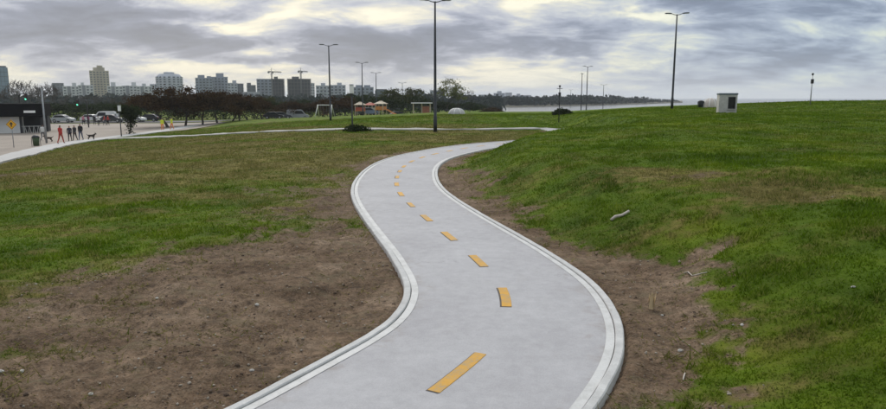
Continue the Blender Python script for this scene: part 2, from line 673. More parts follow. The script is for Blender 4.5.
def ground_material():
    m = bpy.data.materials.new('ground_soil_and_turf')
    m.use_nodes = True
    g = NT(m.node_tree)
    out = g.n('ShaderNodeOutputMaterial')
    bs = g.n('ShaderNodeBsdfPrincipled')
    g.link(bs.outputs[0], out.inputs[0])
    dirt = g.n('ShaderNodeAttribute', attribute_name='dirt').outputs['Fac']
    dry = g.n('ShaderNodeAttribute', attribute_name='dry').outputs['Fac']
    gc, pos = grass_colour(g, dry)
    s1 = g.noise(pos, .9, 6, .62)
    s2 = g.noise(pos, 9.0, 6, .68)
    s3 = g.noise(pos, 45.0, 3, .6)
    soil = g.ramp(s1, [(.30, (.086, .056, .034)), (.44, (.152, .104, .067)), (.57, (.215, .153, .102)), (.72, (.310, .235, .168))])
    soil = g.mix(g.mapr(s2, .36, .66), g.mix(1.0, soil, (.62, .60, .58), 'MULTIPLY'), g.mix(1.0, soil, (1.42, 1.38, 1.34), 'MULTIPLY'))
    soil = g.mix(g.mapr(s3, .57, .68, 0, .6), soil, (.27, .22, .17))
    soil = g.mix(g.mapr(s3, .44, .33, 0, .8), soil, (.036, .026, .019))
    st = g.noise(g.v('MULTIPLY', pos, (1.0, 1.9, 1.0)), 1.5, 6, .68, .5)
    soil = g.mix(g.mapr(st, .54, .68, 0, .75), soil, (.185, .150, .092))
    wet = g.noise(g.v('ADD', g.v('MULTIPLY', pos, (1.3, 2.4, 1.0)), (7, 3, 0)), 2.3, 5, .7, .3)
    soil = g.mix(g.mapr(wet, .56, .68, 0, .65), soil, (.052, .038, .030))
    spots = g.m('ADD', dirt, g.m('MULTIPLY', g.m('SUBTRACT', s2, .5), .9))
    fac = g.mapr(spots, .18, .80, 0, 1, True)
    # thatch between the blades shows brown here and there
    thatch = g.mapr(s2, .52, .72, 0, .22)
    gc2 = g.mix(thatch, gc, (.115, .092, .048))
    gc2 = g.mix(1.0, gc2, (1.02, .98, .78), 'MULTIPLY')
    nf = g.mapr(g.noise(g.v('MULTIPLY', pos, (1.0, .42, 1.0)), .85, 6, .74, .3), .30, .70, .62, 1.40)
    gc2 = g.mix(1.0, gc2, g.comb(nf, nf, g.m('MULTIPLY', nf, .9)), 'MULTIPLY')
    col = g.mix(fac, gc2, soil)
    g.link(col, bs.inputs['Base Color'])
    bs.inputs['Roughness'].default_value = .95
    bs.inputs['Specular IOR Level'].default_value = .12
    h = g.m('ADD', g.m('MULTIPLY', s2, .6), g.m('ADD', g.m('MULTIPLY', s3, .25), g.m('MULTIPLY', g.noise(pos, 130, 2, .6), .15)))
    b = g.n('ShaderNodeBump')
    b.inputs['Strength'].default_value = .85
    b.inputs['Distance'].default_value = .13
    g.link(h, b.inputs['Height'])
    g.link(b.outputs[0], bs.inputs['Normal'])
    return m


def blade_material():
    m = bpy.data.materials.new('grass_blade')
    m.use_nodes = True
    g = NT(m.node_tree)
    out = g.n('ShaderNodeOutputMaterial')
    dry = g.n('ShaderNodeAttribute', attribute_name='dry').outputs['Fac']
    rnd = g.n('ShaderNodeAttribute', attribute_name='rnd').outputs['Fac']
    gc, pos = grass_colour(g, dry, rnd)
    val = g.mapr(rnd, 0, 1, .68, 1.58)
    gc = g.mix(1.0, gc, g.comb(val, val, val), 'MULTIPLY')
    df = g.n('ShaderNodeBsdfDiffuse')
    tr = g.n('ShaderNodeBsdfTranslucent')
    g.link(gc, df.inputs[0])
    g.link(gc, tr.inputs[0])
    mx = g.n('ShaderNodeMixShader')
    mx.inputs[0].default_value = .5
    g.link(df.outputs[0], mx.inputs[1])
    g.link(tr.outputs[0], mx.inputs[2])
    g.link(mx.outputs[0], out.inputs[0])
    return m


M_GROUND = ground_material()
M_BLADE = blade_material()


def build_ground():
    ny, nx = GZ.shape
    verts = np.c_[gx.ravel(), gy.ravel(), GZ.ravel()]
    idx = np.arange(ny * nx).reshape(ny, nx)
    faces = np.stack([idx[:-1, :-1], idx[:-1, 1:], idx[1:, 1:], idx[1:, :-1]], -1).reshape(-1, 4)
    me = big_mesh('ground', verts, faces, 4)
    me.polygons.foreach_set('use_smooth', np.ones(len(faces), bool))
    set_attr(me, 'dirt', GD.ravel())
    set_attr(me, 'dry', GR.ravel())
    o = link_mesh('ground', me, M_GROUND)
    return tag(o, 'grassy park ground with bare brown soil and a green mound', None, None, 'structure')


build_ground()


# ------------------------------------------------------------------ grass, clods, pebbles
def build_grass(n=1750000):
    r0, r1 = 2.6, 100.0
    u = RNG.random(n)
    r = (math.sqrt(r0) + u * (math.sqrt(r1) - math.sqrt(r0))) ** 2
    a = (RNG.random(n) * 2 - 1) * R(58)
    x, y = r * np.sin(a), r * np.cos(a)
    dirt = sample(GD, x, y)
    clump = fbm(x * 6, y * 6, 2, 61)
    keep = RNG.random(n) < np.clip((1 - dirt) ** 1.25 * (.35 + 1.1 * sst(clump, .3, .62)) + .05 * dirt * sst(clump, .45, .7) + .008, 0, 1)
    d = path_dist(x[keep], y[keep])
    x, y, r, clump = x[keep], y[keep], r[keep], clump[keep]
    ok = (np.abs(d) > HALF + .03) | (y > 53.2)
    x, y, r, clump = x[ok], y[ok], r[ok], clump[ok]
    # keep blades off the cross path and the pavement
    ok = ~on_paving(x, y)
    x, y, r, clump = x[ok], y[ok], r[ok], clump[ok]
    k = len(x)
    z = sample(GZ, x, y) - .004
    dry = np.maximum(sample(GR, x, y), .95 * sst(sample(GD, x, y), .35, .75))
    tall = fbm(x * 1.7 + 4, y * 1.7, 3, 67)
    h = (.014 + .022 * RNG.random(k) + .05 * RNG.random(k) ** 14) * (.5 + 1.2 * sst(tall, .42, .75) + .5 * clump) * (1 + r * .008)
    w = (.0032 + .0028 * RNG.random(k)) * (1 + r * .10)
    th = RNG.random(k) * 2 * math.pi
    ln = h * (.25 + .75 * RNG.random(k)) * (1 + 2.2 * sst(sample(GD, x, y), .3, .7))
    la = RNG.random(k) * 2 * math.pi
    cx, cy = np.cos(th) * w, np.sin(th) * w
    v = np.empty((k, 3, 3), np.float32)
    v[:, 0] = np.c_[x - cx, y - cy, z]
    v[:, 1] = np.c_[x + cx, y + cy, z]
    v[:, 2] = np.c_[x + np.cos(la) * ln, y + np.sin(la) * ln, z + h]
    me = big_mesh('grass', v.reshape(-1, 3), np.arange(3 * k).reshape(-1, 3), 3)
    set_attr(me, 'dry', np.repeat(dry, 3))
    set_attr(me, 'rnd', np.repeat(RNG.random(k), 3))
    o = link_mesh('grass', me, M_BLADE)
    tag(o, 'short green and yellowed grass covering the park ground', 'grass', None, 'stuff')


def scatter_lumps(name, label, cat, n, size, mat, seed, rmax, pale=False):
    rg = np.random.default_rng(seed)
    r = 3.6 + rg.random(n) ** 1.3 * (rmax - 3.6)
    a = (rg.random(n) * 2 - 1) * R(44)
    x, y = r * np.sin(a), r * np.cos(a)
    keep = (sample(GD, x, y) > (.3 if pale else .45)) & (np.abs(path_dist(x, y)) > HALF + .06) & (fbm(x * 1.1, y * 1.1, 2, seed) > .40)
    x, y = x[keep], y[keep]
    k = len(x)
    z = sample(GZ, x, y)
    base = np.array([(1, 0, 0), (-.5, .87, 0), (-.5, -.87, 0), (.6, .5, .75), (-.75, .1, .7), (.25, -.7, .8), (0, 0, 1.15), (.1, 0, -.6)], float)
    tris = np.array([(0, 3, 5), (0, 1, 3), (1, 4, 3), (1, 2, 4), (2, 5, 4), (2, 0, 5), (3, 4, 6), (4, 5, 6), (5, 3, 6), (1, 0, 7), (2, 1, 7), (0, 2, 7)])
    s = size * (.35 + rg.random(k) ** 2.6 * 1.9)
    rot = rg.random(k) * 6.28
    V = base[None] * (1 + (rg.random((k, 8, 3)) - .5) * .6)
    V = V * (s[:, None, None] * np.c_[np.ones(k), .6 + .5 * rg.random(k), .4 + .45 * rg.random(k)][:, None, :])
    ca, sa = np.cos(rot)[:, None], np.sin(rot)[:, None]
    X = V[..., 0] * ca - V[..., 1] * sa + x[:, None]
    Y = V[..., 0] * sa + V[..., 1] * ca + y[:, None]
    Z = V[..., 2] + z[:, None]
    fs = (tris[None] + (np.arange(k) * 8)[:, None, None]).reshape(-1, 3)
    me = big_mesh(name, np.stack([X, Y, Z], -1).reshape(-1, 3), fs, 3)
    o = link_mesh(name, me, mat)
    tag(o, label, cat, None, 'stuff')


# ------------------------------------------------------------------ bike path
def concrete(name, lo, hi, scale=.8, stain=.5, edges=False):
    m = bpy.data.materials.new(name)
    m.use_nodes = True
    g = NT(m.node_tree)
    out = g.n('ShaderNodeOutputMaterial')
    bs = g.n('ShaderNodeBsdfPrincipled')
    g.link(bs.outputs[0], out.inputs[0])
    pos = g.n('ShaderNodeNewGeometry').outputs['Position']
    a = g.noise(pos, scale, 6, .62, .4)
    b = g.noise(pos, 6.5, 6, .7)
    c = g.noise(pos, 90, 3, .6)
    col = g.ramp(a, [(.28, lo), (.72, hi)])
    k = g.mapr(b, .3, .7, 1 - .16 * stain, 1 + .12 * stain)
    col = g.mix(1.0, col, g.comb(k, k, k), 'MULTIPLY')
    k2 = g.mapr(c, .3, .7, .9, 1.08)
    col = g.mix(1.0, col, g.comb(k2, k2, k2), 'MULTIPLY')
    dust = g.mapr(g.noise(g.v('ADD', pos, (5, 9, 0)), 1.7, 6, .66, .6), .60, .78, 0, .42 * stain)
    col = g.mix(dust, col, (.30, .27, .24))
    if edges:
        ed = g.n('ShaderNodeAttribute', attribute_name='edge').outputs['Fac']
        grit = g.noise(g.v('ADD', pos, (2, 5, 0)), 3.1, 7, .72, .4)
        f = g.m('ADD', g.m('MULTIPLY', ed, .55), g.m('MULTIPLY', g.m('SUBTRACT', grit, .5), 1.5))
        col = g.mix(g.mapr(f, .42, .80, 0, .6), col, (.235, .195, .155))
        crack = g.n('ShaderNodeTexVoronoi', feature='DISTANCE_TO_EDGE')
        g.link(g.v('ADD', pos, g.v('SCALE', g.noise(pos, 2.2, 5, .7, 0, 'Color'))), crack.inputs['Vector'])
        crack.inputs['Scale'].default_value = .42
        hair = g.m('MULTIPLY', g.mapr(crack.outputs['Distance'], .0015, .0045, 1, 0), g.mapr(g.noise(pos, .5, 2), .52, .60, 0, .38))
        col = g.mix(hair, col, (.14, .13, .125))
        agg = g.noise(pos, 260, 2, .5)
        col = g.mix(g.mapr(agg, .60, .72, 0, .35), col, (.26, .25, .25))
        col = g.mix(g.mapr(agg, .40, .28, 0, .3), col, (.56, .55, .54))
    g.link(col, bs.inputs['Base Color'])
    bs.inputs['Roughness'].default_value = .82
    bs.inputs['Specular IOR Level'].default_value = .3
    bm_ = g.n('ShaderNodeBump')
    bm_.inputs['Strength'].default_value = .25
    bm_.inputs['Distance'].default_value = .01
    g.link(g.m('ADD', c, g.m('MULTIPLY', b, .6)), bm_.inputs['Height'])
    g.link(bm_.outputs[0], bs.inputs['Normal'])
    return m


def worn_paint(name, paint, under, wear=.5):
    m = bpy.data.materials.new(name)
    m.use_nodes = True
    g = NT(m.node_tree)
    out = g.n('ShaderNodeOutputMaterial')
    bs = g.n('ShaderNodeBsdfPrincipled')
    g.link(bs.outputs[0], out.inputs[0])
    pos = g.n('ShaderNodeNewGeometry').outputs['Position']
    a = g.noise(pos, 4.0, 6, .7)
    b = g.noise(pos, 38, 4, .65)
    f = g.m('ADD', g.m('MULTIPLY', a, .6), g.m('MULTIPLY', b, .4))
    f = g.mapr(f, .66 - .18 * wear, .74 - .14 * wear, 0, .85)
    col = g.mix(f, g.ramp(b, [(.3, tuple(c * .82 for c in paint)), (.7, paint)]), under)
    g.link(col, bs.inputs['Base Color'])
    bs.inputs['Roughness'].default_value = .7
    return m


M_SLAB = concrete('path_concrete', (.348, .339, .345), (.418, .410, .414), .8, .65, True)
M_KERB = concrete('kerb_concrete', (.44, .435, .42), (.53, .525, .505), 1.6, .9)
M_WALK = concrete('sidewalk_concrete', (.38, .37, .35), (.47, .46, .44), .3)
M_PLAZA = concrete('plaza_paving', (.22, .185, .15), (.31, .265, .22), .15)
M_FOOT = concrete('footpath_concrete', (.28, .27, .245), (.37, .36, .33), .3)
M_ASPHALT = concrete('road_asphalt', (.05, .05, .052), (.08, .08, .082), .2)
M_WHITE = worn_paint('white_line_paint', (.60, .595, .575), (.42, .415, .395), 1.1)
M_YELLOW = worn_paint('yellow_line_paint', (.60, .31, .022), (.33, .24, .12), 1.05)
M_DARKSTRIP = pmat('dark_strip_brown', (.09, .075, .06), .8, .3, 12)


def sweep(name, line, prof, mat, parent=None, zf=None, closed=False, jit=0.0, seed=3):
    """profile (offset to the right, height) swept along a plan line"""
    t, nrm = frame2(line)
    k = len(prof)
    vs, fs = [], []
    wob = (fbm(np.arange(len(line)) * .37, np.zeros(len(line)), 3, seed) - .5) * 2 * jit
    wobz = (fbm(np.arange(len(line)) * .21, np.zeros(len(line)) + 7, 3, seed) - .5) * jit
    for i, p in enumerate(line):
        for j, (s, zz) in enumerate(prof):
            x, y = p + nrm[i] * (s + (wob[i] if 0 < j < k - 1 else 0))
            zz = zz + (wobz[i] if 0 < j < k - 1 else 0)
            vs.append((x, y, zz + (zf(x, y) if zf else 0.0)))
    for i in range(len(line) - 1):
        for j in range(k - 1 + (1 if closed else 0)):
            j2 = (j + 1) % k
            fs.append((i * k + j, i * k + j2, (i + 1) * k + j2, (i + 1) * k + j))
    o = mesh_obj(name, vs, fs, mat, parent)
    return o


SLAB_Z = .022


def fix_normals(o):
    bm = bmesh.new()
    bm.from_mesh(o.data)
    bmesh.ops.recalc_face_normals(bm, faces=bm.faces)
    bm.to_mesh(o.data)
    bm.free()


def build_bike_path():
    prof = [(-1.145, SLAB_Z - .12), (-1.145, SLAB_Z), (-.57, SLAB_Z + .006), (0, SLAB_Z + .009), (.57, SLAB_Z + .006), (1.145, SLAB_Z), (1.145, SLAB_Z - .12)]
    p = sweep('bike_path', LINE, prof, M_SLAB)
    fix_normals(p)
    set_attr(p.data, 'edge', np.tile([1, 1, .15, 0, .15, 1, 1], len(LINE)))
    tag(p, 'pale winding concrete bike path with white edge lines and yellow dashes', None, None, 'structure')
    for s in (-1, 1):
        kp = [(s * 1.152, -.1), (s * 1.152, .036), (s * 1.160, .046), (s * 1.226, .046), (s * 1.237, .036), (s * 1.245, -.1)]
        kb = sweep('kerb', LINE, kp, M_KERB, p, jit=.006, seed=5 + s)
        fix_normals(kb)
        lp = [(s * 1.058, SLAB_Z + .0052), (s * 1.060, SLAB_Z + .0062), (s * 1.139, SLAB_Z + .0052), (s * 1.143, SLAB_Z + .0042)]
        ed = sweep('edge_line', LINE, lp, M_WHITE, p, jit=.004, seed=15 + s)
        fix_normals(ed)
    seg = np.r_[0, np.cumsum(np.hypot(*np.diff(LINE, axis=0).T))]
    mids = [(.155, 5.43), (.675, 7.62), (.475, 9.4), (0, 11.12), (-.42, 12.94), (-.77, 14.6), (-1.0, 16.3), (-1.29, 18.17), (-1.45, 19.8), (-1.53, 21.4), (-1.45, 22.95), (-1.29, 24.8)]
    lens = [.92, .76, .70, .73, .70, .62, .70, .75, .66, .62, .68, .72]
    ss = [seg[np.hypot(LINE[:, 0] - a, LINE[:, 1] - b).argmin()] for a, b in mids]
    first = ss[0]
    back = [first - 2.0 * i for i in (1, 2, 3, 4)]
    fw = []
    s = ss[-1]
    while s < seg[-1] - 3:
        s += 1.75
        fw.append(s)
    for s, ln in list(zip(ss, lens)) + [(q, .72) for q in back + fw]:
        if s < .6:
            continue
        u = np.linspace(s - ln / 2, s + ln / 2, 7)
        ln_pts = np.c_[np.interp(u, seg, LINE[:, 0]), np.interp(u, seg, LINE[:, 1])]
        zt = SLAB_Z + .0085
        j = [random.uniform(-.006, .006) for _ in range(4)]
        dsh = sweep('centre_dash', ln_pts, [(-.060 + j[0], zt - .001), (-.057 + j[0], zt + .0055), (.057 + j[1], zt + .0055), (.060 + j[1], zt - .001)], M_YELLOW, p)
        fix_normals(dsh)
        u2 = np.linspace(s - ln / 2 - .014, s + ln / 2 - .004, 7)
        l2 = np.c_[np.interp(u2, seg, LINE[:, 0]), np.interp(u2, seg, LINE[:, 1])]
        un = sweep('dash_dark_strip', l2, [(-.074 + j[2], zt - .001), (-.069 + j[2], zt + .0035), (.050 + j[3], zt + .0035), (.054 + j[3], zt - .001)], M_DARKSTRIP, dsh)  # dark strip under the dash, showing past its left and starting edges
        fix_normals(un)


build_bike_path()


# ------------------------------------------------------------------ other paths, paving, water
WALK = spline([(-16, 10), (-22.5, 28), (-28.3, 43), (-33, 54), (-36.6, 65), (-37.4, 74), (-38, 88), (-41, 112)], .8)
CROSS = spline([(-36.3, 71.5), (-32.5, 69), (-22, 59.5), (-12, 53), (-.3, 50.0), (4.2, 50.9), (8.9, 52.6)], .6)
PLAZA_Y = [8, 28, 43, 54, 65, 74, 90, 110, 124]
PLAZA_X = [-16.6, -23.6, -29.6, -34.2, -37.8, -38.6, -35.0, -36.0, -42.0]


def on_paving(x, y):
    bad = np.zeros(len(x), bool)
    for ln, hw in ((WALK, 1.45), (CROSS, 1.2)):
        P = ln[::2]
        sel = np.nonzero((x > P[:, 0].min() - 2) & (x < P[:, 0].max() + 2) & (y > P[:, 1].min() - 2))[0]
        for a in range(0, len(sel), 20000):
            s = sel[a:a + 20000]
            d2 = ((x[s, None] - P[None, :, 0]) ** 2 + (y[s, None] - P[None, :, 1]) ** 2).min(1)
            bad[s] |= d2 < hw * hw
    bad |= (y > 8) & (x < np.interp(y, PLAZA_Y, PLAZA_X))
    return bad


def build_paving():
    for nm, ln, hw, mat, lift, lab in (('sidewalk', WALK, 1.3, M_WALK, .10, 'pale concrete sidewalk skirting the paved square'),
                                       ('footpath', CROSS, 1.0, M_FOOT, .085, 'thin pale footpath crossing the grass')):
        o = sweep(nm, ln, [(-hw, -.25), (-hw, lift), (-hw / 2, lift), (0, lift), (hw / 2, lift), (hw, lift), (hw, -.25)], mat, None, gz)
        fix_normals(o)
        tag(o, lab, None, None, 'structure')
    vs, fs = [], []
    rows = np.arange(8, 125, 2.0)
    nc = 30
    for yv in rows:
        xr = np.interp(yv, PLAZA_Y, PLAZA_X)
        for k in range(nc):
            xx = xr - (150 + xr) * (k / (nc - 1)) ** 1.6 if k else xr
            vs.append((xx, yv, gz(xx, yv) + .06))
    for j in range(len(rows) - 1):
        for k in range(nc - 1):
            fs.append((j * nc + k, (j + 1) * nc + k, (j + 1) * nc + k + 1, j * nc + k + 1))
    o = mesh_obj('plaza_paving', vs, fs, M_PLAZA)
    fix_normals(o)
    tag(o, 'beige paved square beyond the sidewalk', None, None, 'structure')
    rl = spline([(-220, 136), (-120, 136), (-60, 134), (-30, 138), (10, 150), (40, 170)], 2.0)
    o = sweep('road', rl, [(-6, .09), (0, .12), (6, .09)], M_ASPHALT, None, gz)
    fix_normals(o)
    tag(o, 'grey asphalt road behind the square', None, None, 'structure')


build_paving()
build_grass()
M_CLOD = pmat('soil_clod', (.115, .080, .056), .95, .45, 2.5)
M_PEBBLE = pmat('pale_pebble', (.29, .25, .20), .85, .45, 6.0)
scatter_lumps('soil_clods', 'small brown clods lying on the bare soil', 'soil', 6000, .012, M_CLOD, 71, 17)
scatter_lumps('pebbles', 'small pale pebbles and grit on the bare soil', 'pebbles', 4200, .010, M_PEBBLE, 72, 15, True)


def water_material():
    m = bpy.data.materials.new('river_water')
    m.use_nodes = True
    g = NT(m.node_tree)
    out = g.n('ShaderNodeOutputMaterial')
    bs = g.n('ShaderNodeBsdfPrincipled')
    g.link(bs.outputs[0], out.inputs[0])
    pos = g.n('ShaderNodeNewGeometry').outputs['Position']
    g.link(g.ramp(g.noise(pos, .01, 4), [(.3, (.20, .20, .19)), (.7, (.26, .25, .23))]), bs.inputs['Base Color'])
    bs.inputs['Roughness'].default_value = .22
    bs.inputs['IOR'].default_value = 1.33
    b = g.n('ShaderNodeBump')
    b.inputs['Strength'].default_value = .5
    b.inputs['Distance'].default_value = .3
    g.link(g.noise(pos, .35, 4, .6), b.inputs['Height'])
    g.link(b.outputs[0], bs.inputs['Normal'])
    return m


SEA_Z = -4.0
o = mesh_obj('river_water', [(-9000, 60, SEA_Z), (9000, 60, SEA_Z), (9000, 11000, SEA_Z), (-9000, 11000, SEA_Z)], [(0, 1, 2, 3)], water_material())
tag(o, 'wide pale river reaching to the horizon', None, None, 'structure')
# ------------------------------------------------------------------ street lamps and posts
M_POLE = pmat('lamp_pole_metal', (.035, .038, .042), .55, .2, 4, metal=.2)
M_HEAD = pmat('lamp_head_metal', (.07, .075, .08), .5, .2, 6, metal=.2)
M_LENS = pmat('lamp_lens', (.45, .46, .45), .3, .1, 6)
M_DARK = pmat('black_metal', (.025, .026, .028), .5, .3, 6)
M_GREYMETAL = pmat('grey_metal', (.30, .31, .32), .45, .15, 5, metal=.4)
M_PALE = pmat('pale_painted_panel', (.78, .78, .75), .55, .06, 5)


def make_lamp(height=9.0, span=1.05):
    t = empty('street_lamp', (0, 0, 0))
    MB().box((0, 0, .012), (.42, .42, .024)).tube([(.14, .14, .02), (.14, .14, .06)], .018, 6).tube([(-.14, .14, .02), (-.14, .14, .06)], .018, 6)\
        .tube([(.14, -.14, .02), (.14, -.14, .06)], .018, 6).tube([(-.14, -.14, .02), (-.14, -.14, .06)], .018, 6).build('base_plate', M_POLE, t)
    p = MB().tube([(0, 0, .024), (0, 0, 1.1), (0, 0, 1.12), (0, 0, height * .6), (0, 0, height)], [.135, .125, .105, .09, .06], 12).build('pole', M_POLE, t, True)
    MB().box((0, -.118, .62), (.11, .012, .34)).build('service_door', M_HEAD, p)
    for s in (-1, 1):
        arm = [(0, 0, height - .06), (s * .25, 0, height - .02), (s * (span - .55), 0, height + .07)]
        MB().tube(arm, [.034, .03, .026], 8).build('arm', M_POLE, t, True)
        hd = MB()
        c0, c1 = span - .56, span + .06
        zz = height + .075
        poly = [(s * c0, zz - .03), (s * c0, zz + .035), (s * (c0 + .15), zz + .075), (s * (c1 - .1), zz + .085), (s * c1, zz + .06), (s * c1, zz + .015)]
        if s < 0:
            poly = poly[::-1]
        hd.prism(poly, -.14, .14)
        h = hd.build('lamp_head', M_HEAD, t)
        MB().box((s * (c0 + c1 + .1) / 2, 0, zz - .004), (.40, .2, .02)).build('lens', M_LENS, h)
    return t


LAMP = make_lamp()
lamps = [  # photo column, distance, turn, label
    (435.3, 47.0, R(8), 'tall dark two-headed street lamp rising from the grass by the thin footpath', 9.0),
    (669.5, 65, R(-10), 'tall two-headed street lamp on the green mound near the concrete booth', 9.0),
    (331.5, 80, R(6), 'two-headed street lamp on the green bank near the swing frame', 9.0),
    (363.6, 116, R(4), 'two-headed street lamp rising among the red-roofed play towers', 9.0),
    (377.2, 138, R(-4), 'two-headed street lamp standing just behind the play towers', 9.0),
    (403, 182, R(2), 'small distant two-headed lamp above the round green tree', 9.0),
    (584.8, 130, R(25), 'two-headed street lamp at the waterside beside its thinner neighbour', 9.0),
    (579.6, 142, R(70), 'thin street lamp seen edge-on at the waterside', 9.0),
    (601.2, 205, R(5), 'distant two-headed lamp against the far wooded shore', 9.0),
    (569, 330, R(10), 'tiny far lamp by the water near the dark shrub', 9.0),
]
for i, (px, dist, rz, lab, hh) in enumerate(lamps):
    o = LAMP if i == 0 else copy_tree(LAMP)
    p = at(px, dist)
    if dist > 160:
        p.z = max(p.z, -2.6)
    o.location = (p.x, p.y, p.z - .03)
    o.rotation_euler = (0, 0, rz)
    tag(o, lab, 'street lamp', 'street lamps along the park')


def lantern_post(px, py, height, label):
    p = hit(px, py)
    t = empty('lantern_post', p - Vector((0, 0, .02)), 0, label, 'lamp post', 'low lantern posts')
    MB().tube([(0, 0, 0), (0, 0, .5), (0, 0, height - .65)], [.075, .06, .045], 10).build('pole', M_DARK, t, True)
    b = MB().box((0, 0, height - .33), (.30, .22, .62), bevel=.03).build('lantern', M_PALE, t)
    MB().box((0, 0, height + .01), (.36, .28, .05), taper=.7).build('cap', M_GREYMETAL, b)
    MB().box((0, 0, height - .66), (.2, .2, .05)).build('collar', M_DARK, t)


lantern_post(121.5, 137, 3.6, 'dark post with white lantern beside the narrow dark tree on the square')
lantern_post(352.5, 131, 3.4, 'dark post with white lantern standing in a low shrub by the footpath')


def sensor_post(px, dist, height, label, group, big):
    p = at(px, dist)
    t = empty('signal_post', p - Vector((0, 0, .02)), 0, label, 'post', group)
    MB().tube([(0, 0, 0), (0, 0, height)], [.05, .035], 8).build('pole', M_GREYMETAL if not big else M_DARK, t, True)
    MB().box((0, -.02, height * .80), (.22, .2, .42), bevel=.02).build('control_box', M_DARK, t)
    MB().tube([(0, 0, height), (0, 0, height + .12), (0, 0, height + .22)], [.05, .11, .06], 10).build('finial', M_DARK, t, True)
    if big:
        MB().box((0, 0, height * .97), (.55, .06, .05)).build('crossbar', M_DARK, t)


sensor_post(558, 64, 3.35, 'thin dark post with small box at the mound edge by the water', 'thin posts by the water', True)
sensor_post(806, 64, 2.8, 'lone thin grey post with small dark box on the mound top', 'thin posts by the water', False)


# ------------------------------------------------------------------ concrete booth on the mound
def build_booth():
    p = at(723.5, 54)
    M_BW = concrete('booth_wall', (.40, .39, .37), (.52, .51, .48), 1.2, 1.0)
    M_BR = pmat('booth_roof', (.17, .20, .23), .6, .2, 3)
    t = empty('concrete_booth', (p.x, p.y, p.z - .05), R(-14), 'small grey concrete booth with dark window opening on the mound', 'booth')
    W, D, H = 1.36, 1.16, 1.54
    w = MB()
    # front wall built round the opening
    ox0, ox1, oz0, oz1 = .0, .56, .42, 1.38
    y0 = -D / 2
    w.box(((-W / 2 + ox0) / 2, y0 + .07, H / 2), (ox0 + W / 2, .14, H))
    w.box(((W / 2 + ox1) / 2, y0 + .07, H / 2), (W / 2 - ox1, .14, H))
    w.box(((ox0 + ox1) / 2, y0 + .072, oz0 / 2), (ox1 - ox0, .136, oz0))
    w.box(((ox0 + ox1) / 2, y0 + .072, (oz1 + H) / 2), (ox1 - ox0, .136, H - oz1))
    w.box((-W / 2 + .07, .07, H / 2), (.14, D - .14, H - .004))
    w.box((W / 2 - .07, .07, H / 2), (.14, D - .14, H - .004))
    w.box((0, D / 2 - .07, H / 2), (W - .28, .14, H - .006))
    wall = w.build('wall', M_BW, t)
    MB().box((0, .0, H + .07), (W + .08, D + .08, .14), bevel=.02).build('roof', M_BR, t)
    f = MB()
    f.box((ox0 + .025, y0 + .05, (oz0 + oz1) / 2), (.05, .1, oz1 - oz0 - .004)).box((ox1 - .025, y0 + .05, (oz0 + oz1) / 2), (.05, .1, oz1 - oz0 - .004))
    f.box(((ox0 + ox1) / 2, y0 + .05, oz1 - .03), (ox1 - ox0 - .104, .1, .05)).box(((ox0 + ox1) / 2, y0 + .05, oz0 + .03), (ox1 - ox0 - .104, .1, .05))
    wf = f.build('window_frame', M_DARK, t)
    MB().box(((ox0 + ox1) / 2, y0 + .09, (oz0 + oz1) / 2), (ox1 - ox0 - .1, .02, oz1 - oz0 - .1)).build('pane', pmat('dark_glass', (.008, .009, .010), .25, .1, 4), wf)
    MB().box(((ox0 + ox1) / 2, y0 - .03, oz0 - .03), (ox1 - ox0 + .1, .12, .05)).build('sill', M_BW, wf)


build_booth()


def dome(px, dist, w, h, label, rz, mat, roof=True):
    p = at(px, dist)
    t = empty('dome_shelter', (p.x, p.y, p.z - .06), rz, label, 'dome')
    sh = MB()
    n, m = 20, 8
    vs, fs = [], []
    for i in range(m):
        a = i / (m - 1) * math.pi / 2 * .97
        for k in range(n):
            b = 2 * math.pi * k / n
            rr = math.cos(a) ** .8
            vs.append((w / 2 * rr * math.cos(b), w / 2 * .9 * rr * math.sin(b), h * math.sin(a) ** .95))
    for i in range(m - 1):
        for k in range(n):
            j = (k + 1) % n
            fs.append((i * n + k, i * n + j, (i + 1) * n + j, (i + 1) * n + k))
    fs.append(tuple((m - 1) * n + k for k in range(n)))
    sh.add(vs, fs)
    s = sh.build('shell', mat, t, True)
    for q in range(4):
        b = q / 4 * math.pi
        pts = []
        for i in range(13):
            a = -math.pi / 2 + i / 12 * math.pi
            c = abs(math.cos(a)) ** .95
            rr = abs(math.sin(a)) ** .8 * (1 if a > 0 else -1)
            pts.append((w / 2 * 1.01 * rr * math.cos(b), w / 2 * .91 * rr * math.sin(b), h * 1.01 * c))
        MB().tube(pts, .035, 6).build('rib', M_PALE, s, True)
    o = MB().tube([(0, -w * .5, .0), (0, -w * .34, 0.0)], .42, 12).build('entrance', M_PALE, t)
    o.scale = (1, 1, min(1, h / .9))


M_SHELL = pmat('dome_white_shell', (.40, .39, .375), .85, .15, 1.5)
M_SHELL2 = pmat('dome_tan_shell', (.47, .42, .37), .7, .1, 1.5)
dome(456.5, 100, 2.6, .92, 'low white dome on the green bank under the leafy tree', R(160), M_SHELL)
dome(707.5, 70, 1.8, 1.05, 'pale tan dome partly hidden behind the concrete booth', R(60), M_SHELL2)


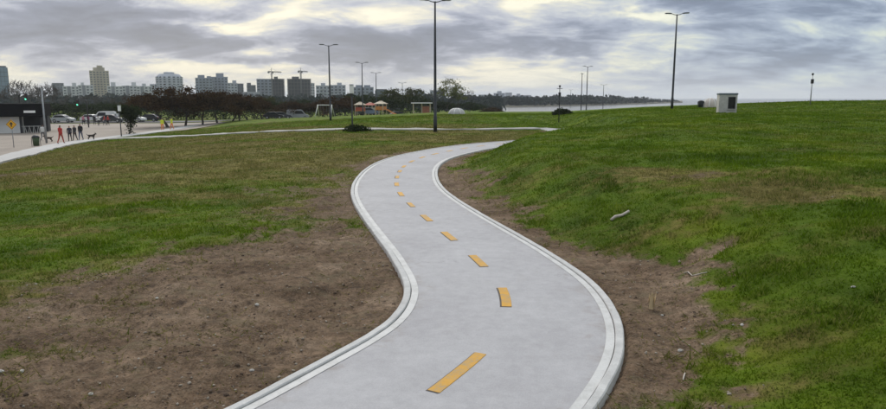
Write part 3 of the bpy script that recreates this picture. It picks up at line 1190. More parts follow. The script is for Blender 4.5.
def litter_bin(px, dist, label, mat, h=1.0, w=.5):
    p = at(px, dist)
    t = empty('litter_bin', (p.x, p.y, p.z - .01), R(10), label, 'bin')
    MB().lathe([(w * .40, .08), (w * .44, h * .5), (w * .5, h * .82), (w * .46, h * .82)], 14).build('body', mat, t, True)
    MB().lathe([(w * .53, h * .80), (w * .55, h * .86), (w * .3, h * 1.0), (.04, h * 1.03)], 14).build('lid', M_DARK, t, True)
    MB().tube([(-w * .6, 0, 0), (-w * .6, 0, h * .75), (-w * .42, 0, h * .78)], .025, 6).build('bracket', M_DARK, t)
    MB().tube([(w * .6, 0, 0), (w * .6, 0, h * .75), (w * .42, 0, h * .78)], .025, 6).build('bracket', M_DARK, t)


litter_bin(698, 68, 'dark squat bin left of the tan dome on the mound', pmat('bin_dark', (.03, .032, .035), .6), .75, .62)
litter_bin(37, 61, 'green litter bin on the beige square by the low building', pmat('bin_green', (.045, .075, .03), .6), 1.05, .62)


# ------------------------------------------------------------------ traffic sign and signals
def build_warning_sign():
    p = hit(14, 148)
    t = empty('warning_sign', p - Vector((0, 0, .02)), R(8), 'yellow diamond warning sign on a thin post beside the sidewalk', 'road sign')
    MB().tube([(0, 0, 0), (0, 0, 2.55)], .035, 8).build('post', M_GREYMETAL, t, True)
    c = 2.15
    s = .46
    pl = MB().prism([(0, c - s), (s, c), (0, c + s), (-s, c)], -.058, -.038).build('sign_plate', pmat('sign_yellow', (.70, .36, .02), .45, .05, 4), t)
    b = MB()
    for k in range(4):
        a, d = [(0, c - s), (s, c), (0, c + s), (-s, c)][k], [(s, c), (0, c + s), (-s, c), (0, c - s)][k]
        q = lambda v, f: (v[0] * f, c + (v[1] - c) * f)
        b.prism([q(a, .93), q(d, .93), q(d, .86), q(a, .86)], -.062, -.0585)
    b.build('border', M_DARK, pl)
    e = MB()
    e.prism([(-.05, c - .2), (.05, c - .2), (.05, c + .02), (-.05, c + .02)], -.062, -.0585)
    e.prism([(-.17, c + .02), (.17, c + .02), (0, c + .24)], -.062, -.0585)
    e.build('arrow_mark', M_DARK, pl)


build_warning_sign()


def glow(name, col, st):
    if name in MATS:
        return MATS[name]
    m = bpy.data.materials.new(name)
    m.use_nodes = True
    b = m.node_tree.nodes['Principled BSDF']
    b.inputs['Base Color'].default_value = (*col, 1)
    b.inputs['Emission Color'].default_value = (*col, 1)
    b.inputs['Emission Strength'].default_value = st
    MATS[name] = m
    return m


def traffic_light(px, dist, top, label, reach):
    p = at(px, dist)
    h = CAM_Z - p.z + (HORIZON - top) / F_PX * dist
    t = empty('traffic_light', p - Vector((0, 0, .02)), R(-5), label, 'traffic light', 'traffic lights at the crossing')
    MB().tube([(reach, .12, 0), (reach, .12, h - .35), (reach * .8, .12, h - .05), (0, .12, h + .05)], [.09, .075, .06, .045], 8).build('pole', M_DARK, t, True)
    hd = MB().box((0, 0, h - .45), (.36, .24, 1.05), bevel=.03).build('signal_head', M_DARK, t)
    for k, (nm, mt) in enumerate((('red_lens', pmat('off_red', (.10, .012, .01), .3)), ('amber_lens', pmat('off_amber', (.12, .06, .01), .3)), ('green_lens', glow('lit_green', (.15, .9, .55), 2.2)))):
        zz = h - .13 - .32 * k
        MB().tube([(0, -.122, zz), (0, -.14, zz)], .12, 12).build(nm, mt, hd)
        v = MB()
        pts = [(.14 * math.cos(a), -.125, zz + .14 * math.sin(a)) for a in np.linspace(0, math.pi, 9)]
        pts2 = [(q[0], -.30, q[2]) for q in pts]
        v.add(pts + pts2, [(i, i + 1, i + 10, i + 9) for i in range(8)])
        v.build('visor', M_DARK, hd)


traffic_light(31.5, 96, 93.5, 'traffic light showing green above the low white-walled building', -1.2)
traffic_light(82, 104, 99.5, 'traffic light showing green on a dark pole above the parked cars', 1.4)


# ------------------------------------------------------------------ low building on the square
def build_station():
    p = at(9, 86)
    M_WW = pmat('white_render_wall', (.66, .66, .64), .75, .08, .6)
    M_RF = pmat('dark_roof_sheet', (.008, .008, .009), .9, .3, .5, spec=.05)
    M_DK = pmat('dark_doorway_wall', (.035, .036, .040), .8, .3, 1)
    t = empty('low_building', (p.x, p.y, p.z), R(24), 'low flat building with white wall and deep black roof on the square', 'building')
    w = MB()
    w.box((-6, 3, 1.05), (15, 6, 2.3))
    w.build('white_wall', M_WW, t)
    for k in range(4):
        MB().box((-12 + k * 3.6, -.02, 1.3), (.06, .08, 1.7)).build('wall_joint', M_RF, t)
    MB().box((-5.1, 3.0, 3.05), (19.0, 8.2, 1.7), bevel=.06).build('roof', M_RF, t)
    MB().box((2.9, 4.6, 1.05), (2.8, 2.6, 2.3)).build('recess_wall', M_DK, t)
    MB().box((1.62, 0.2, 1.05), (.24, .4, 2.26)).build('pillar', M_DK, t)
    MB().box((4.1, -.4, 1.05), (.3, .3, 2.26)).build('pillar', M_DK, t)
    rail = MB()
    for k in range(4):
        x = 2.0 + k * .5
        rail.tube([(x, -.5, .05), (x + .12, -.5, 1.0), (x + .3, -.5, .05)], .03, 6)
    rail.tube([(1.8, -.5, .95), (3.95, -.5, .95)], .025, 6)
    rail.build('railing', M_PALE, t)
    MB().box((2.9, -1.13, 2.85), (1.3, .03, .3)).build('roof_sign', M_PALE, t)


build_station()
p = at(47.5, 66)
t = empty('utility_pole', p - Vector((0, 0, .02)), 0, 'pale slim utility pole beside the low building\'s dark entrance', 'pole')
MB().tube([(0, 0, 0), (0, 0, 2.5), (0, 0, 5.4)], [.10, .085, .06], 10).build('shaft', M_GREYMETAL, t, True)
MB().lathe([(.06, 0), (.10, .05), (.03, .14)], 10, (0, 0, 5.4)).build('cap', M_GREYMETAL, t)
MB().box((0, 0, .04), (.3, .3, .08)).build('base_plate', M_GREYMETAL, t)


# ------------------------------------------------------------------ playground
M_RED = pmat('play_red', (.36, .075, .045), .6, .15, 3)
M_ORANGE = pmat('play_orange', (.52, .21, .06), .6, .15, 3)
M_CREAM = pmat('play_cream', (.44, .37, .27), .6, .15, 3)


def play_tower(px, dist, label, h, roofm, panel, slide):
    p = at(px, dist)
    t = empty('play_tower', p - Vector((0, 0, .02)), R(random.uniform(-20, 20)), label, 'play tower', 'play towers in the playground')
    for sx in (-1, 1):
        for sy in (-1, 1):
            MB().box((sx * .75, sy * .75, h * .36), (.14, .14, h * .72)).build('post', M_CREAM, t)
    MB().box((0, 0, h * .34), (1.7, 1.7, .12)).build('platform', M_ORANGE, t)
    for s in (-1, 1):
        MB().box((0, s * .80, h * .46), (1.36, .05, h * .2)).build('side_panel', panel, t)
        MB().box((s * .80, 0, h * .46), (.05, 1.36, h * .2)).build('side_panel', panel, t)
    rf = MB().box((0, 0, h * .80), (2.1, 2.1, h * .16), taper=.25).build('roof', roofm, t)
    MB().box((0, 0, h * .90), (.55, .55, h * .05), taper=.6).build('roof_cap', M_CREAM, rf)
    if slide:
        pts = [(.9, 0, h * .36), (1.5, 0, h * .28), (2.4, 0, h * .10), (3.0, 0, .12)]
        s = MB()
        for yy in (-.3, .3):
            s.tube([(a, yy, c + .1) for a, b, c in pts], .05, 6)
        vs = [(a, yy, c) for a, b, c in pts for yy in (-.3, .3)]
        s.add(vs, [(2 * i, 2 * i + 1, 2 * i + 3, 2 * i + 2) for i in range(3)])
        s.build('slide', M_ORANGE, t)


play_tower(361, 126, 'cream play tower with red panels, standing beside the lantern post', 2.9, M_CREAM, M_RED, False)
play_tower(371, 131, 'red play tower with tall roof, between the cream and the orange towers', 3.0, M_RED, M_CREAM, False)
play_tower(381.5, 122, 'orange play tower with a slide and a pale peaked roof', 2.8, M_CREAM, M_ORANGE, True)


def swing_set(px, dist, label):
    p = at(px, dist)
    t = empty('swing_set', p - Vector((0, 0, .02)), R(-12), label, 'swing')
    for s in (-1, 1):
        MB().tube([(s * 1.6, -.9, 0), (s * 1.35, 0, 2.25), (s * 1.6, .9, 0)], .075, 8).build('a_frame', M_PALE, t, True)
    MB().tube([(-1.5, 0, 2.2), (1.5, 0, 2.2)], .06, 8).build('top_beam', M_PALE, t, True)
    for x in (-.6, .6):
        s = MB().box((x, .1, .5), (.46, .2, .04), bevel=.01).build('seat', M_RED, t)
        MB().tube([(x - .2, 0, 2.15), (x - .2, .1, .5)], .012, 5).tube([(x + .2, 0, 2.15), (x + .2, .1, .5)], .012, 5).build('chain', M_GREYMETAL, s)


swing_set(326, 124, 'white swing frame with two red seats on the far lawn')


def pergola(px, dist):
    p = at(px, dist)
    t = empty('shelter', p - Vector((0, 0, .02)), R(6), 'open shelter with flat pale roof and pink back wall', 'shelter')
    for sx in (-1, 0, 1):
        for sy in (-1, 1):
            MB().box((sx * 1.7, sy * .9, 1.2), (.12, .12, 2.4)).build('post', M_CREAM, t)
    MB().box((0, 0, 2.46), (4.2, 2.4, .14), bevel=.02).build('roof', M_PALE, t)
    MB().box((.85, .8, .95), (1.5, .06, 1.7)).build('back_wall', pmat('pink_wall', (.42, .17, .12), .7), t)
    MB().box((-.85, .4, .45), (1.4, .4, .06)).box((-1.4, .4, .21), (.08, .36, .42)).box((-.3, .4, .21), (.08, .36, .42)).build('bench', M_CREAM, t)


pergola(422, 134)
# ------------------------------------------------------------------ trees and shrubs
def leaf_material(name, lo, hi, trans=.3):
    m = bpy.data.materials.new(name)
    m.use_nodes = True
    g = NT(m.node_tree)
    out = g.n('ShaderNodeOutputMaterial')
    pos = g.n('ShaderNodeNewGeometry').outputs['Position']
    n = g.noise(pos, .8, 4, .6)
    r = g.n('ShaderNodeNewGeometry').outputs['Random Per Island']
    f = g.m('ADD', g.m('MULTIPLY', n, .6), g.m('MULTIPLY', r, .4))
    c = g.ramp(f, [(.25, lo), (.75, hi)])
    df, tr = g.n('ShaderNodeBsdfDiffuse'), g.n('ShaderNodeBsdfTranslucent')
    g.link(c, df.inputs[0])
    g.link(c, tr.inputs[0])
    mx = g.n('ShaderNodeMixShader')
    mx.inputs[0].default_value = trans
    g.link(df.outputs[0], mx.inputs[1])
    g.link(tr.outputs[0], mx.inputs[2])
    g.link(mx.outputs[0], out.inputs[0])
    return m


M_BARK = pmat('bark', (.045, .036, .030), .9, .35, 4, bump=.4)
M_BARK2 = pmat('grey_bark', (.085, .078, .070), .9, .3, 4)
M_RUST = leaf_material('rusty_leaves', (.024, .015, .008), (.078, .046, .021), .2)
M_OLIVE = leaf_material('olive_leaves', (.024, .030, .010), (.075, .080, .024))
M_DKGREEN = leaf_material('dark_leaves', (.014, .021, .010), (.042, .058, .020), .2)
M_LIME = leaf_material('yellow_green_leaves', (.055, .072, .018), (.15, .16, .045), .4)
M_BLUEWOOD = leaf_material('far_wood_leaves', (.022, .030, .030), (.050, .062, .058), .2)


def grow_tree(seed, h, spread, levels=4, trunk=.16, fork=.32, up=.55, gnarl=.25, twig=3):
    """limb segments of a tree; returns limbs [(points, radii)] and twig tips"""
    rg = random.Random(seed)
    limbs, tips = [], []

    def go(p, d, length, rad, lev):
        pts, rads = [p.copy()], [rad]
        n = 4 if lev < 2 else 3
        for i in range(n):
            d = (d + Vector((rg.gauss(0, gnarl), rg.gauss(0, gnarl), rg.gauss(0, gnarl * .6) + .04))).normalized()
            p = p + d * (length / n)
            pts.append(p.copy())
            rads.append(rad * (1 - .5 * (i + 1) / n))
        limbs.append((pts, rads, lev))
        if lev >= levels:
            tips.append((p.copy(), d.copy()))
            return
        k = rg.choice((3, 4)) if lev == 0 else rg.choice((2, 3, 3)) if lev < levels - 1 else twig
        a0 = rg.random() * 6.28
        for j in range(k):
            a = a0 + j * 6.283 / k + rg.gauss(0, .3)
            out = Vector((math.cos(a), math.sin(a), 0))
            nd = (d * .55 + out * spread * (.7 + .6 * rg.random()) + Vector((0, 0, up * (.4 + .6 * rg.random())))).normalized()
            start = pts[-1] if j == 0 or lev > 0 and rg.random() < .5 else pts[-2]
            go(start, nd, length * (.62 + .22 * rg.random()), rads[-1] * (.78 if j == 0 else .62), lev + 1)

    go(Vector((0, 0, 0)), Vector((rg.gauss(0, .06), rg.gauss(0, .06), 1)).normalized(), h * fork, trunk, 0)
    top = max(p.z for pts, r, l in limbs for p in pts)
    k = h / top
    limbs = [([p * k for p in pts], r, l) for pts, r, l in limbs]
    tips = [(p * k, d) for p, d in tips]
    return limbs, tips


def tree_meshes(key, seed, h, spread, leaf, per_tip=0, size=.16, puff=.5, levels=4, bark=None, trunk=.16, fork=.32, up=.55, twig=3, keep=1.0, gnarl=.25, low=False):
    limbs, tips = grow_tree(seed, h, spread, levels, trunk, fork, up, gnarl, twig)
    if low:
        tips = tips + [(q, None) for pts, r, lev in limbs for q in pts[1:]]
    mb = MB()
    cr = MB()
    for pts, rads, lev in limbs:
        if lev <= 1 or leaf is None and lev < levels - 1:
            mb.tube(pts, rads, 7 if lev == 0 else 5, False)
        else:
            cr.tube(pts, [max(r, .008 if leaf else .028) for r in rads], 3, False)
    trunk_me = bpy.data.meshes.new(key + '_trunk')
    trunk_me.from_pydata(mb.v, [], mb.f)
    trunk_me.polygons.foreach_set('use_smooth', [True] * len(trunk_me.polygons))
    trunk_me.materials.append(bark or M_BARK)
    rg = np.random.default_rng(seed)
    crown_me = bpy.data.meshes.new(key + '_crown')
    V = [cr.v]
    nb = len(cr.f)
    faces = list(cr.f)
    base = len(cr.v)
    if leaf is not None and per_tip:
        C = np.array([tuple(p) for p, d in tips if rg.random() < keep])
        k = len(C) * per_tip
        c = np.repeat(C, per_tip, 0) + rg.normal(0, 1, (k, 3)) * np.array([puff, puff, puff * .62]) * rg.random((k, 1)) ** .4
        n1 = rg.normal(0, 1, (k, 3))
        n1 /= np.linalg.norm(n1, axis=1)[:, None]
        n2 = np.cross(n1, rg.normal(0, 1, (k, 3)))
        n2 /= np.linalg.norm(n2, axis=1)[:, None]
        s = size * (.55 + .8 * rg.random((k, 1)))
        q = np.stack([c - n1 * s, c + n2 * s * .55, c + n1 * s, c - n2 * s * .55], 1).reshape(-1, 3)
        V.append([tuple(v) for v in q])
        faces += [(base + 4 * i, base + 4 * i + 1, base + 4 * i + 2, base + 4 * i + 3) for i in range(k)]
    vv = [p for part in V for p in part]
    crown_me.from_pydata(vv, [], faces)
    crown_me.materials.append(bark or M_BARK)
    if leaf is not None:
        crown_me.materials.append(leaf)
        crown_me.polygons.foreach_set('material_index', [0] * nb + [1] * (len(faces) - nb))
    return trunk_me, crown_me


TREES = {
    'rust_a': tree_meshes('rust_a', 3, 6.0, 1.15, M_RUST, 60, .17, .62, 4, trunk=.20, fork=.30, up=.30, twig=4),
    'rust_b': tree_meshes('rust_b', 8, 5.4, 1.25, M_RUST, 60, .16, .62, 4, trunk=.17, fork=.34, up=.28, twig=4),
    'rust_c': tree_meshes('rust_c', 15, 5.0, 1.2, M_RUST, 55, .16, .58, 4, trunk=.15, fork=.36, up=.3, twig=4),
    'bare_a': tree_meshes('bare_a', 21, 8.0, .75, None, levels=5, bark=M_BARK2, trunk=.16, fork=.28, up=.8, twig=4),
    'bare_b': tree_meshes('bare_b', 27, 7.5, .8, None, levels=5, bark=M_BARK2, trunk=.15, fork=.26, up=.75, twig=4),
    'dark_a': tree_meshes('dark_a', 33, 6.0, .95, M_DKGREEN, 26, .22, .6, 4, trunk=.18, fork=.24, up=.5, twig=4),
    'olive_a': tree_meshes('olive_a', 41, 7.0, .95, M_OLIVE, 26, .22, .65, 4, trunk=.18, fork=.24, up=.55, twig=4),
    'lime_a': tree_meshes('lime_a', 52, 9.0, .85, M_LIME, 13, .22, .6, 4, trunk=.2, fork=.24, up=.7, twig=3, keep=.72),
    'narrow': tree_meshes('narrow', 57, 4.0, .34, M_DKGREEN, 14, .15, .33, 4, trunk=.09, fork=.22, up=1.0, twig=3, gnarl=.1, low=True),
}


def tree(kind, px, dist, h, label, group=None, wide=1.0, rz=None, name='tree'):
    tm, cm = TREES[kind]
    p = at(px, dist)
    if p.z < -2.9:
        p.z = -2.9
    nat = max(v.co.z for v in tm.vertices)
    nat = max(nat, max(v.co.z for v in cm.vertices))
    k = h / nat
    t = empty(name, p - Vector((0, 0, .12)), random.uniform(0, 6.28) if rz is None else rz, label, 'tree', group)
    t.scale = (k * wide, k * wide, k)
    link_mesh('trunk', tm, None, t)
    link_mesh('crown', cm, None, t)
    return t


GB = 'rust-brown trees along the square'
tree('rust_a', 170, 103, 6.9, 'broadest rust-brown tree, its crown starting beside the white-lantern square', GB, 1.15)
tree('rust_b', 187, 106, 6.8, 'rust-brown tree with dark leaning trunk behind the orange-clad workers', GB, 1.1)
tree('rust_c', 204, 109, 6.2, 'rust-brown spreading tree in the middle of the brown tree row', GB, 1.15)
tree('rust_a', 219, 112, 5.9, 'rust-brown tree with bare forked trunk rising from the bank edge', GB, 1.1)
tree('rust_b', 234, 117, 5.3, 'rust-brown tree, first of three close thin trunks in the row', GB, 1.1)
tree('rust_c', 241, 119, 5.2, 'rust-brown tree, middle of three close thin trunks in the row', GB, 1.05)
tree('rust_a', 249, 121, 5.0, 'rust-brown tree, last of three close thin trunks in the row', GB, 1.1)
tree('rust_b', 264, 132, 4.9, 'low dark rust-brown tree closing the brown tree row towards the towers', GB, 1.15)
GD2 = 'dark trees beyond the far lawn'
tree('dark_a', 258, 160, 5.6, 'dark green tree tucked behind the end of the brown tree row', GD2, 1.2)
tree('olive_a', 274, 165, 5.5, 'dull olive tree under the crane-topped building', GD2, 1.3)
tree('rust_c', 288, 150, 4.5, 'low brown spreading tree below the twin building sites', GD2, 1.5)
tree('dark_a', 303, 165, 5.0, 'dark tree beneath the low pale building', GD2, 1.4)
tree('rust_a', 312, 150, 4.2, 'reddish brown low tree left of the swing frame', GD2, 1.4)
tree('rust_b', 338, 140, 5.0, 'rusty low tree between swing frame and play towers', GD2, 1.3)
tree('rust_c', 346, 146, 5.2, 'rusty low tree directly behind the lantern post in the shrub', GD2, 1.3)
tree('dark_a', 357, 170, 6.6, 'dark tree rising behind the cream play tower', GD2, 1.1)
tree('dark_a', 372, 175, 6.4, 'dark tree rising behind the red play tower', GD2, 1.2)
tree('dark_a', 387, 165, 5.6, 'dark tree right of the orange play tower', GD2, 1.2)
tree('olive_a', 398, 185, 7.9, 'round olive-green tree under the small distant lamp', GD2, 1.15)
tree('olive_a', 409, 190, 8.2, 'round olive-green tree behind the open shelter', GD2, 1.1)
tree('dark_a', 421, 182, 6.0, 'dark tree right of the olive-green pair', GD2, 1.1)
tree('lime_a', 446, 175, 10.4, 'tall leafy yellow-green tree above the white dome', 'half-bare trees behind the white dome', .95, 1.0)
tree('lime_a', 459, 172, 8.8, 'smaller thinning yellow-green tree beside the tall one above the white dome', 'half-bare trees behind the white dome', .9, 3.6)
tree('bare_a', 438, 186, 8.4, 'bare grey tree behind the tallest dark lamp pole', 'bare grey trees', 1.1)
tree('bare_b', 469, 188, 7.4, 'bare grey tree right of the yellow-green trees', 'bare grey trees', 1.1)
tree('dark_a', 434, 180, 4.6, 'dark low tree at the foot of the bare tree behind the tall lamp', GD2, 1.4)
tree('dark_a', 449, 185, 4.4, 'dark low tree behind the white dome', GD2, 1.4)
tree('dark_a', 465, 180, 4.3, 'dark low tree right of the white dome', GD2, 1.5)
tree('dark_a', 482, 190, 3.6, 'dark low tree by the waterside, facing the far apartment blocks', GD2, 1.7)
tree('rust_c', 494, 182, 3.2, 'brown low scrub tree by the waterside', GD2, 1.7)
tree('narrow', 130.5, 83, 4.1, 'narrow dark tree beside the white lantern on the square', None, 1.25)
GBR = 'bare grey trees'
for px, dist, h, lab in [
        (18, 118, 7.0, 'bare grey tree behind the black roof next to the glass tower'),
        (26, 124, 8.2, 'bare grey tree behind the green traffic light over the black roof'),
        (36, 120, 7.6, 'bare grey tree behind the black roof, beside the traffic light'),
        (45, 126, 8.4, 'bare grey tree rising behind the pale utility pole'),
        (54, 128, 7.4, 'bare grey tree at the edge of the dark low block'),
        (68, 150, 5.6, 'bare grey tree above the group walking in dark clothes'),
        (80, 158, 5.8, 'bare grey tree behind the pole of the second traffic light'),
        (93, 160, 6.0, 'bare grey tree in front of the beige tower'),
        (106, 158, 5.6, 'bare grey tree under the right edge of the beige tower'),
        (119, 162, 5.9, 'bare grey tree behind the white lantern post'),
        (132, 160, 5.6, 'bare grey tree behind the narrow dark tree'),
        (145, 158, 5.7, 'bare grey tree just before the brown tree row begins')]:
    tree(random.choice(('bare_a', 'bare_b')), px, dist, h, lab, GBR, 1.15)
for px, dist, h, lab in [
        (66, 150, 3.9, 'dark leafy tree close behind the silver car'),
        (86, 152, 3.8, 'dark leafy tree close behind the road, below the slab blocks'),
        (104, 150, 3.9, 'dark leafy tree close behind the white van'),
        (124, 151, 3.9, 'dark leafy tree close behind the road, right of the white lantern'),
        (150, 150, 4.0, 'dark leafy tree close behind the black car'),
        (170, 155, 4.0, 'dark leafy tree seen between the first brown trunks'),
        (195, 158, 4.0, 'dark leafy tree seen behind the middle brown trunks'),
        (225, 160, 4.0, 'dark leafy tree seen behind the thin brown trunks'),
        (58, 170, 4.3, 'dark leafy tree behind the walking group, low against the slab blocks'),
        (76, 176, 4.2, 'dark leafy tree below the slab blocks, left of the beige tower'),
        (97, 178, 4.2, 'dark leafy tree at the foot of the beige tower'),
        (116, 175, 4.2, 'dark leafy tree between the beige tower and the white lantern'),
        (138, 172, 4.3, 'dark leafy tree at the left end of the brown crowns')]:
    tree('dark_a', px, dist, h, lab, GD2, 1.9)


def shrub(px, py, w, h, label, mat, n=420, dist=None, size=.09):
    p = hit(px, py) if dist is None else at(px, dist)
    rg = np.random.default_rng(int(px * 7))
    t = empty('shrub', p - Vector((0, 0, .03)), 0, label, 'shrub')
    st = MB()
    for k in range(9):
        a = k / 9 * 6.28
        st.tube([(0, 0, 0), (math.cos(a) * w * .2, math.sin(a) * w * .2, h * .4), (math.cos(a) * w * .36, math.sin(a) * w * .36, h * .8)], [.03, .02, .01], 4)
    st.build('stems', M_BARK, t)
    d = rg.normal(0, 1, (n, 3))
    d /= np.linalg.norm(d, axis=1)[:, None]
    d[:, 2] = np.abs(d[:, 2])
    lump = .75 + .5 * fbm(d[:, 0] * 2 + 5, d[:, 1] * 2 + 5, 2, 3)
    c = d * (rg.random((n, 1)) ** .45) * lump[:, None] * np.array([w / 2, w / 2 * .8, h])
    n1 = rg.normal(0, 1, (n, 3))
    n1 /= np.linalg.norm(n1, axis=1)[:, None]
    n2 = np.cross(n1, rg.normal(0, 1, (n, 3)))
    n2 /= np.linalg.norm(n2, axis=1)[:, None]
    q = np.stack([c - n1 * size, c + n2 * size * .5, c + n1 * size, c - n2 * size * .5], 1).reshape(-1, 3)
    mesh_obj('foliage', q, np.arange(4 * n).reshape(-1, 4), mat, t)


shrub(357, 131.5, 2.3, .55, 'low dark shrub round the foot of the lantern post by the footpath', M_DKGREEN, 900)
shrub(561, 0, 2.6, .75, 'dark shrub behind the thin dark post, against the water', M_DKGREEN, 1500, 78, .12)


def hedge(px0, px1, d0, d1, h, label, mat, seed):
    rg = np.random.default_rng(seed)
    a, b = at(px0, d0), at(px1, d1)
    n = int((b - a).length * 95)
    t = empty('hedge', (a + b) / 2 - Vector((0, 0, .3)), 0, label, 'hedge', 'dark hedges beyond the square and lawn')
    o = (a + b) / 2
    u = rg.random(n)
    top = h * (.55 + .75 * fbm(u * 22, u * 0 + seed, 3, seed))
    c = np.outer(1 - u, np.array(a - o)) + np.outer(u, np.array(b - o))
    c[:, 1] += rg.normal(0, .7, n)
    c[:, 2] += .3 + top * rg.random(n) ** .6
    n1 = rg.normal(0, 1, (n, 3))
    n1 /= np.linalg.norm(n1, axis=1)[:, None]
    n2 = np.cross(n1, rg.normal(0, 1, (n, 3)))
    n2 /= np.linalg.norm(n2, axis=1)[:, None]
    s = .2
    q = np.stack([c - n1 * s, c + n2 * s * .6, c + n1 * s, c - n2 * s * .6], 1).reshape(-1, 3)
    mesh_obj('foliage', q, np.arange(4 * n).reshape(-1, 4), mat, t)
    st = MB()
    for k in range(14):
        p = (a - o).lerp(b - o, (k + .5) / 14)
        st.tube([(p.x, p.y, p.z), (p.x + .1, p.y, p.z + h * .4), (p.x - .1, p.y, p.z + h * .8)], [.05, .035, .02], 4)
    st.build('stems', M_BARK, t)


hedge(42, 105, 143, 146, 2.3, 'dark hedge along the road behind the silver and white cars', M_DKGREEN, 3)
hedge(105, 176, 146, 148, 2.3, 'dark hedge along the road between the white van and the brown trees', M_DKGREEN, 4)
hedge(176, 272, 150, 156, 2.0, 'dark hedge seen between the brown tree trunks', M_DKGREEN, 5)
hedge(268, 352, 158, 152, 2.6, 'dark hedge behind the parked grey van and the swing frame', M_DKGREEN, 6)
hedge(352, 440, 152, 160, 2.6, 'dark hedge behind the play towers and the open shelter', M_DKGREEN, 7)


def straw_tuft(px, py, h, label):
    p = hit(px, py)
    rg = random.Random(int(px))
    t = empty('dry_tuft', p - Vector((0, 0, .01)), 0, label, 'grass tuft', 'dry straw tufts beside the path')
    M_STRAW = pmat('straw', (.60, .47, .28), .8, .2, 8)
    for k in range(34):
        a, l = rg.random() * 6.28, h * (.6 + .5 * rg.random())
        s = rg.random() * .55
        e = Vector((math.cos(a) * s * l * .5, math.sin(a) * s * l * .5, l))
        b = Vector((math.cos(a) * .025, math.sin(a) * .025, 0))
        w = Vector((-math.sin(a), math.cos(a), 0)) * .011
        mid = b.lerp(e, .55) + Vector((0, 0, l * .06))
        mesh_obj('blade', [b - w, b + w, mid + w, e, mid - w], [(0, 1, 2, 3, 4)], M_STRAW, t)


straw_tuft(651, 309, .20, 'upright tuft of dry straw on bare soil where the path bends widest')
straw_tuft(456, 181, .30, 'small pale straw tuft on the bare strip at the mound foot')
# ------------------------------------------------------------------ city buildings
M_WIN = pmat('far_window_glass', (.055, .07, .085), .25, .3, .3)
M_SLABC = pmat('raw_concrete', (.085, .088, .095), .85, .15, .3)
M_INNER = pmat('unfinished_interior', (.022, .024, .028), .9, .2, .3)


def wallmat(name, c):
    return pmat(name, c, .8, .07, .12)


